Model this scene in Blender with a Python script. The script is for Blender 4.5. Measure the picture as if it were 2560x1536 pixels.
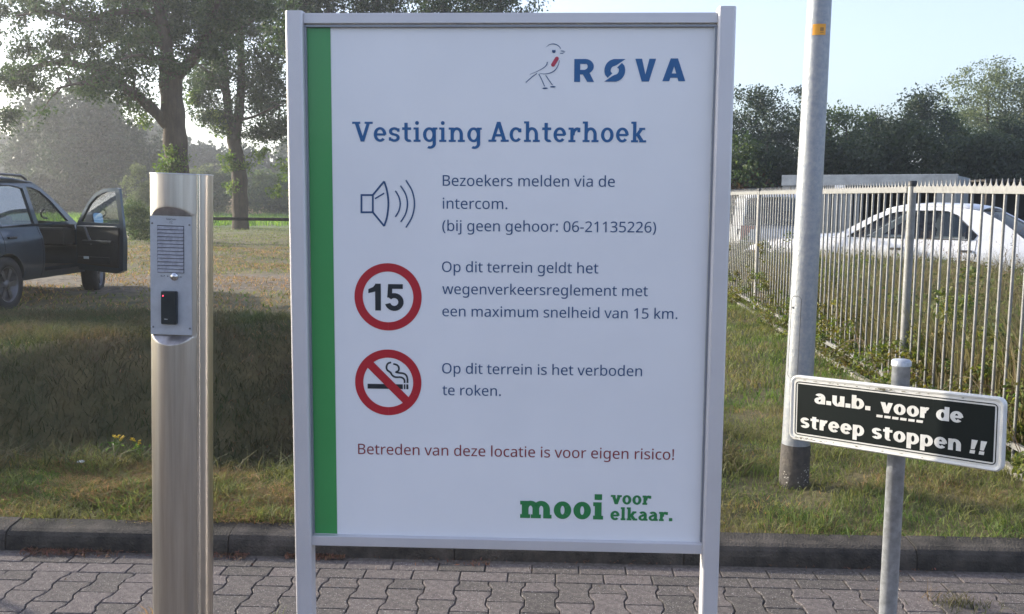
import bpy, math, json, random
import numpy as np
from mathutils import Vector, Matrix
from mathutils.geometry import tessellate_polygon

sc = bpy.context.scene
COL = sc.collection
R = math.radians
PI = math.pi
for o in list(bpy.data.objects):
    bpy.data.objects.remove(o)

# ------------------------------------------------------------------ camera
PITCH, ROLL, CAM_H = R(6.15), R(0.6), 1.55
cam_d = bpy.data.cameras.new('camera')
cam_d.sensor_width = 36.0
cam_d.lens = 33.75
cam_d.clip_start = 0.05
cam_d.clip_end = 3000
cam = bpy.data.objects.new('camera', cam_d)
COL.objects.link(cam)
_f = Vector((0, math.cos(PITCH), -math.sin(PITCH)))
_u0 = Vector((0, math.sin(PITCH), math.cos(PITCH)))
_rt = math.cos(ROLL) * Vector((1, 0, 0)) + math.sin(ROLL) * _u0
_up = -math.sin(ROLL) * Vector((1, 0, 0)) + math.cos(ROLL) * _u0
_m = Matrix((_rt, _up, -_f)).transposed().to_4x4()
_m.translation = Vector((0, 0, CAM_H))
cam.matrix_world = _m
sc.camera = cam

# ------------------------------------------------------------------ sky, sun, exposure
SUN_EL, SUN_BEAR = R(17.0), R(-65.3)          # bearing from +Y, negative = left
world = bpy.data.worlds.new('World')
sc.world = world
world.use_nodes = True
wn = world.node_tree
bgn = wn.nodes['Background']
sky = wn.nodes.new('ShaderNodeTexSky')
sky.sky_type = 'NISHITA'
sky.sun_disc = False
sky.sun_elevation = SUN_EL
sky.sun_rotation = SUN_BEAR
sky.air_density = 1.0
sky.dust_density = 2.2
sky.ozone_density = 3.0
hsv = wn.nodes.new('ShaderNodeHueSaturation')
hsv.inputs['Saturation'].default_value = 0.72
hsv.inputs['Hue'].default_value = 0.516
hsv.inputs['Value'].default_value = 0.79
wn.links.new(sky.outputs[0], hsv.inputs['Color'])
wn.links.new(hsv.outputs[0], bgn.inputs[0])
bgn.inputs[1].default_value = 0.15
sun_d = bpy.data.lights.new('sun', 'SUN')
sun_d.energy = 2.4
sun_d.angle = R(0.6)
sun_d.color = (1.0, 0.90, 0.75)
sun = bpy.data.objects.new('sun', sun_d)
COL.objects.link(sun)
SUN_DIR = Vector((math.sin(SUN_BEAR) * math.cos(SUN_EL), math.cos(SUN_BEAR) * math.cos(SUN_EL), math.sin(SUN_EL)))
sun.rotation_euler = SUN_DIR.to_track_quat('Z', 'Y').to_euler()
sun.location = SUN_DIR * 60
vs = sc.view_settings
vs.view_transform = 'Standard'
vs.look = 'None'
vs.gamma = 1.0
vs.exposure = 1.76
vs.use_curve_mapping = False
cy = sc.cycles
cy.max_bounces = 7
cy.diffuse_bounces = 3
cy.glossy_bounces = 3
cy.transmission_bounces = 4
cy.transparent_max_bounces = 12
cy.volume_bounces = 0
cy.caustics_reflective = False
cy.caustics_refractive = False
cy.use_denoising = True
cy.sample_clamp_indirect = 6.0

rng = np.random.default_rng(7)
random.seed(7)

# ------------------------------------------------------------------ measuring helper: a sight line met at a real distance Y
_fn, _rn, _un = np.array(_f), np.array(_rt), np.array(_up)
def at(px, py, Y):
    d = _fn + _rn * (px - 1280) / 2400 - _un * (py - 768) / 2400
    return np.array([0, 0, CAM_H]) + d * (Y / d[1])

# ------------------------------------------------------------------ materials
MATS = {}
def mat(name, col, rough=0.6, metal=0.0, var=0.12, scale=8.0, bump=0.0, bscale=60.0, col2=None, coat=0.0,
        trans=0.0, spec=0.5, island=0.0, objrand=0.0, stretch=(1, 1, 1), detail=5.0, emit=None):
    if name in MATS:
        return MATS[name]
    m = bpy.data.materials.new(name)
    m.use_nodes = True
    nt = m.node_tree
    N, L = nt.nodes, nt.links
    b = N['Principled BSDF']
    tc = N.new('ShaderNodeTexCoord')
    mp = N.new('ShaderNodeMapping')
    mp.inputs['Scale'].default_value = stretch
    L.new(tc.outputs['Object'], mp.inputs[0])
    nz = N.new('ShaderNodeTexNoise')
    nz.inputs['Scale'].default_value = scale
    nz.inputs['Detail'].default_value = detail
    nz.inputs['Roughness'].default_value = 0.65
    L.new(mp.outputs[0], nz.inputs['Vector'])
    cr = N.new('ShaderNodeValToRGB')
    c2 = col2 if col2 else tuple(max(0, c * (1 - 2 * var)) for c in col)
    c1 = col if col2 else tuple(c * (1 + var) for c in col)
    cr.color_ramp.elements[0].position = 0.33
    cr.color_ramp.elements[1].position = 0.67
    cr.color_ramp.elements[0].color = (*c2, 1)
    cr.color_ramp.elements[1].color = (*c1, 1)
    L.new(nz.outputs['Fac'], cr.inputs[0])
    out = cr.outputs[0]
    for amt, kind in ((island, 'i'), (objrand, 'o')):
        if amt:
            src = N.new('ShaderNodeNewGeometry' if kind == 'i' else 'ShaderNodeObjectInfo')
            rs = src.outputs['Random Per Island' if kind == 'i' else 'Random']
            mr = N.new('ShaderNodeMapRange')
            mr.inputs['To Min'].default_value = 1 - amt
            mr.inputs['To Max'].default_value = 1 + amt
            L.new(rs, mr.inputs['Value'])
            hs = N.new('ShaderNodeHueSaturation')
            L.new(mr.outputs[0], hs.inputs['Value'])
            hm = N.new('ShaderNodeMapRange')
            hm.inputs['To Min'].default_value = 0.5 + amt * 0.07
            hm.inputs['To Max'].default_value = 0.5 - amt * 0.07
            L.new(rs, hm.inputs['Value'])
            L.new(hm.outputs[0], hs.inputs['Hue'])
            L.new(out, hs.inputs['Color'])
            out = hs.outputs[0]
    L.new(out, b.inputs['Base Color'])
    b.inputs['Roughness'].default_value = rough
    b.inputs['Metallic'].default_value = metal
    b.inputs['Specular IOR Level'].default_value = spec
    if coat:
        b.inputs['Coat Weight'].default_value = coat
        b.inputs['Coat Roughness'].default_value = 0.04
    if bump:
        n2 = N.new('ShaderNodeTexNoise')
        n2.inputs['Scale'].default_value = bscale
        n2.inputs['Detail'].default_value = 4
        L.new(mp.outputs[0], n2.inputs['Vector'])
        bp = N.new('ShaderNodeBump')
        bp.inputs['Strength'].default_value = bump
        bp.inputs['Distance'].default_value = 0.01
        L.new(n2.outputs['Fac'], bp.inputs['Height'])
        L.new(bp.outputs[0], b.inputs['Normal'])
    if trans:
        tl = N.new('ShaderNodeBsdfTranslucent')
        hs2 = N.new('ShaderNodeHueSaturation')
        hs2.inputs['Value'].default_value = 1.7
        hs2.inputs['Saturation'].default_value = 1.15
        L.new(out, hs2.inputs['Color'])
        L.new(hs2.outputs[0], tl.inputs[0])
        mx = N.new('ShaderNodeMixShader')
        mx.inputs[0].default_value = trans
        L.new(b.outputs[0], mx.inputs[1])
        L.new(tl.outputs[0], mx.inputs[2])
        L.new(mx.outputs[0], N['Material Output'].inputs[0])
    if emit:
        b.inputs['Emission Color'].default_value = (*emit[:3], 1)
        b.inputs['Emission Strength'].default_value = emit[3]
    MATS[name] = m
    return m

def glass(name, tint, gloss=0.25, keep=0.7):
    if name in MATS:
        return MATS[name]
    m = bpy.data.materials.new(name)
    m.use_nodes = True
    nt = m.node_tree
    N, L = nt.nodes, nt.links
    N.remove(N['Principled BSDF'])
    tr = N.new('ShaderNodeBsdfTransparent')
    tr.inputs[0].default_value = (*tint, 1)
    gl = N.new('ShaderNodeBsdfGlossy')
    gl.inputs['Roughness'].default_value = 0.03
    fr = N.new('ShaderNodeFresnel')
    fr.inputs[0].default_value = 1.5
    ad = N.new('ShaderNodeMath')
    ad.operation = 'MULTIPLY_ADD'
    ad.inputs[1].default_value = 0.33
    ad.inputs[2].default_value = gloss
    ad.use_clamp = True
    L.new(fr.outputs[0], ad.inputs[0])
    mx = N.new('ShaderNodeMixShader')
    L.new(ad.outputs[0], mx.inputs[0])
    L.new(tr.outputs[0], mx.inputs[1])
    L.new(gl.outputs[0], mx.inputs[2])
    L.new(mx.outputs[0], N['Material Output'].inputs[0])
    MATS[name] = m
    return m

# ------------------------------------------------------------------ object helpers
def link(name, me, parent=None, **props):
    o = bpy.data.objects.new(name, me)
    COL.objects.link(o)
    if parent:
        o.parent = parent
    for k, v in props.items():
        o[k] = v
    return o

def tag(o, label, cat, group=None):
    o['label'] = label
    o['category'] = cat
    if group:
        o['group'] = group
    return o

def empty(name, loc, rotz, label, cat, group=None):
    o = bpy.data.objects.new(name, None)
    COL.objects.link(o)
    o.location = [float(v) for v in loc]
    o.rotation_euler = (0, 0, rotz)
    o.empty_display_size = 0.1
    return tag(o, label, cat, group)

def npmesh(name, V, F, m, smooth=False):
    V = np.asarray(V, np.float32)
    F = np.asarray(F, np.int32)
    me = bpy.data.meshes.new(name)
    me.vertices.add(len(V))
    me.vertices.foreach_set('co', V.ravel())
    k = F.shape[1]
    me.loops.add(F.size)
    me.loops.foreach_set('vertex_index', F.ravel())
    me.polygons.add(len(F))
    me.polygons.foreach_set('loop_start', np.arange(0, F.size, k, dtype=np.int32))
    me.polygons.foreach_set('loop_total', np.full(len(F), k, np.int32))
    if smooth:
        me.polygons.foreach_set('use_smooth', np.ones(len(F), bool))
    me.update(calc_edges=True)
    if m:
        me.materials.append(m)
    return me

class MB:
    def __init__(s):
        s.v, s.f, s.sm = [], [], []
    def add(s, V, F, smooth=False):
        n = len(s.v)
        s.v.extend([tuple(map(float, p)) for p in V])
        s.f.extend([tuple(int(i) + n for i in f) for f in F])
        s.sm.extend([smooth] * len(F))
        return s
    def box(s, x0, x1, y0, y1, z0, z1, M=None, b=0.0):
        if b:
            P = []
            for z, i in ((z0, b), (z0 + b, 0), (z1 - b, 0), (z1, b)):
                P += [(x0 + i, y0 + i, z), (x1 - i, y0 + i, z), (x1 - i, y1 - i, z), (x0 + i, y1 - i, z)]
            F = [(3, 2, 1, 0), (12, 13, 14, 15)]
            for k in range(3):
                for j in range(4):
                    a = k * 4 + j
                    c = k * 4 + (j + 1) % 4
                    F.append((a, c, c + 4, a + 4))
        else:
            P = [(x, y, z) for z in (z0, z1) for x, y in ((x0, y0), (x1, y0), (x1, y1), (x0, y1))]
            F = [(3, 2, 1, 0), (4, 5, 6, 7), (0, 1, 5, 4), (1, 2, 6, 5), (2, 3, 7, 6), (3, 0, 4, 7)]
        if M is not None:
            P = [tuple(M @ Vector(p)) for p in P]
        return s.add(P, F)
    def tube(s, pts, radii, seg=10, cap=True, squash=1.0):
        V, F = tube(pts, radii, seg)
        s.add(V, F, True)
        if cap:
            n = len(pts)
            s.add(V[:seg][::-1], [tuple(range(seg))])
            s.add(V[(n - 1) * seg:], [tuple(range(seg))])
        return s
    def lathe(s, prof, seg=24, M=None, cap=True):
        P, F = [], []
        for (r, z) in prof:
            for k in range(seg):
                a = 2 * PI * k / seg
                P.append((r * math.cos(a), r * math.sin(a), z))
        for i in range(len(prof) - 1):
            for k in range(seg):
                a, b2 = i * seg + k, i * seg + (k + 1) % seg
                F.append((a, b2, b2 + seg, a + seg))
        if M is not None:
            P = [tuple(M @ Vector(p)) for p in P]
        s.add(P, F, True)
        if cap:
            s.add(P[:seg][::-1], [tuple(range(seg))])
            s.add(P[-seg:], [tuple(range(seg))])
        return s
    def prism(s, poly, z0, z1, fn=lambda p: p):
        """outline in x,y swept in z; fn maps (x,y,z)"""
        n = len(poly)
        P = [fn((x, y, z0)) for x, y in poly] + [fn((x, y, z1)) for x, y in poly]
        F = [tuple(range(n))[::-1], tuple(range(n, 2 * n))]
        F += [(i, (i + 1) % n, (i + 1) % n + n, i + n) for i in range(n)]
        return s.add(P, F)
    def build(s, name, m, parent=None, **props):
        me = bpy.data.meshes.new(name)
        me.from_pydata(s.v, [], s.f)
        me.polygons.foreach_set('use_smooth', s.sm)
        me.materials.append(m)
        me.update()
        return link(name, me, parent, **props)

def tube(pts, radii, seg=8):
    pts = np.asarray(pts, float)
    n = len(pts)
    if np.isscalar(radii):
        radii = [radii] * n
    T = np.gradient(pts, axis=0) if n > 2 else np.repeat((pts[-1] - pts[0])[None], n, 0)
    T /= np.linalg.norm(T, axis=1)[:, None] + 1e-9
    ref = np.array([0.0, 0.0, 1.0]) if abs(T[0][2]) < 0.8 else np.array([1.0, 0, 0])
    V = []
    a = np.arange(seg) * 2 * PI / seg
    for i in range(n):
        x = np.cross(ref, T[i]); x /= np.linalg.norm(x) + 1e-9
        y = np.cross(T[i], x)
        V.append(pts[i] + radii[i] * (np.cos(a)[:, None] * x + np.sin(a)[:, None] * y))
    V = np.concatenate(V)
    F = []
    for i in range(n - 1):
        for k in range(seg):
            p, q = i * seg + k, i * seg + (k + 1) % seg
            F.append((p, q, q + seg, p + seg))
    return V, np.array(F)

def smoothpath(P, n=6):
    P = [np.asarray(p, float) for p in P]
    P = [2 * P[0] - P[1]] + P + [2 * P[-1] - P[-2]]
    out = []
    for i in range(1, len(P) - 2):
        a, b, c, d = P[i - 1], P[i], P[i + 1], P[i + 2]
        for k in range(n):
            t = k / n
            out.append(0.5 * ((2 * b) + (-a + c) * t + (2 * a - 5 * b + 4 * c - d) * t * t + (-a + 3 * b - 3 * c + d) * t ** 3))
    out.append(P[-2])
    return np.array(out)

# ------------------------------------------------------------------ foliage helpers
def unit(v):
    return v / (np.linalg.norm(v, axis=-1, keepdims=True) + 1e-9)

def leaf_quads(C, size, ratio=0.55, up=0.3, fold=0.15):
    """one folded leaf-shaped quad per centre"""
    n = len(C)
    size = np.broadcast_to(size, (n,))[:, None]
    d = unit(rng.normal(size=(n, 3)) + np.array([0, 0, -0.25]))
    nrm = rng.normal(size=(n, 3)) + np.array([0, 0, up])
    s = unit(np.cross(d, nrm))
    nn = unit(np.cross(s, d))
    V = np.empty((n, 4, 3))
    V[:, 0] = C - d * size * 0.5
    V[:, 1] = C + s * size * ratio * 0.5 + nn * size * fold
    V[:, 2] = C + d * size * 0.5
    V[:, 3] = C - s * size * ratio * 0.5 + nn * size * fold
    F = np.arange(n * 4).reshape(n, 4)
    return V.reshape(-1, 3), F

def puffs(centres, radii, per, leaf, flat=0.75):
    """clouds of leaves round many twig ends"""
    C = np.repeat(np.asarray(centres), per, 0)
    r = np.repeat(np.broadcast_to(radii, (len(centres),)), per)[:, None]
    p = rng.normal(size=C.shape)
    p *= np.minimum(1, 1.9 / (np.linalg.norm(p, axis=1, keepdims=True) + 1e-6))
    p = p * r * np.array([1, 1, flat]) * 0.55
    sz = leaf * rng.uniform(0.6, 1.35, len(C))
    return leaf_quads(C + p, sz)

def lobes(c, rad, n, inner=0.45, top=1.0):
    """points spread in an uneven ellipsoid shell"""
    d = unit(rng.normal(size=(n, 3)))
    k = rng.uniform(inner, 1.0, n) ** 0.6
    ph = rng.uniform(0, 6.28, 6)
    bump = 1 + 0.16 * np.sin(3 * np.arctan2(d[:, 1], d[:, 0]) + ph[0] + 2 * d[:, 2]) + 0.13 * np.sin(5 * d[:, 2] + ph[1] + 4 * d[:, 0])
    return np.asarray(c) + d * (k * bump)[:, None] * np.asarray(rad)

def blades(P, h, w, lean=0.35, seg=2):
    """grass blades at points P, three triangles each"""
    n = len(P)
    h = np.broadcast_to(h, (n,)); w = np.broadcast_to(w, (n,))
    a = rng.uniform(0, 2 * PI, n)
    s = np.stack([np.cos(a), np.sin(a), np.zeros(n)], 1) * w[:, None] * 0.5
    b = rng.uniform(0, 2 * PI, n)
    ln = np.stack([np.cos(b), np.sin(b), np.zeros(n)], 1) * (h * rng.uniform(0.1, 1.0, n) * lean * 2)[:, None]
    z = np.zeros((n, 3)); z[:, 2] = h
    V = np.empty((n, 5, 3))
    V[:, 0] = P - s
    V[:, 1] = P + s
    V[:, 2] = P + z * 0.55 + ln * 0.3 + s * 0.75
    V[:, 3] = P + z * 0.55 + ln * 0.3 - s * 0.75
    V[:, 4] = P + z * 0.92 + ln
    i = np.arange(n)[:, None] * 5
    F = np.concatenate([i + [0, 1, 2], i + [0, 2, 3], i + [3, 2, 4]], 0)
    return V.reshape(-1, 3), F

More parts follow.
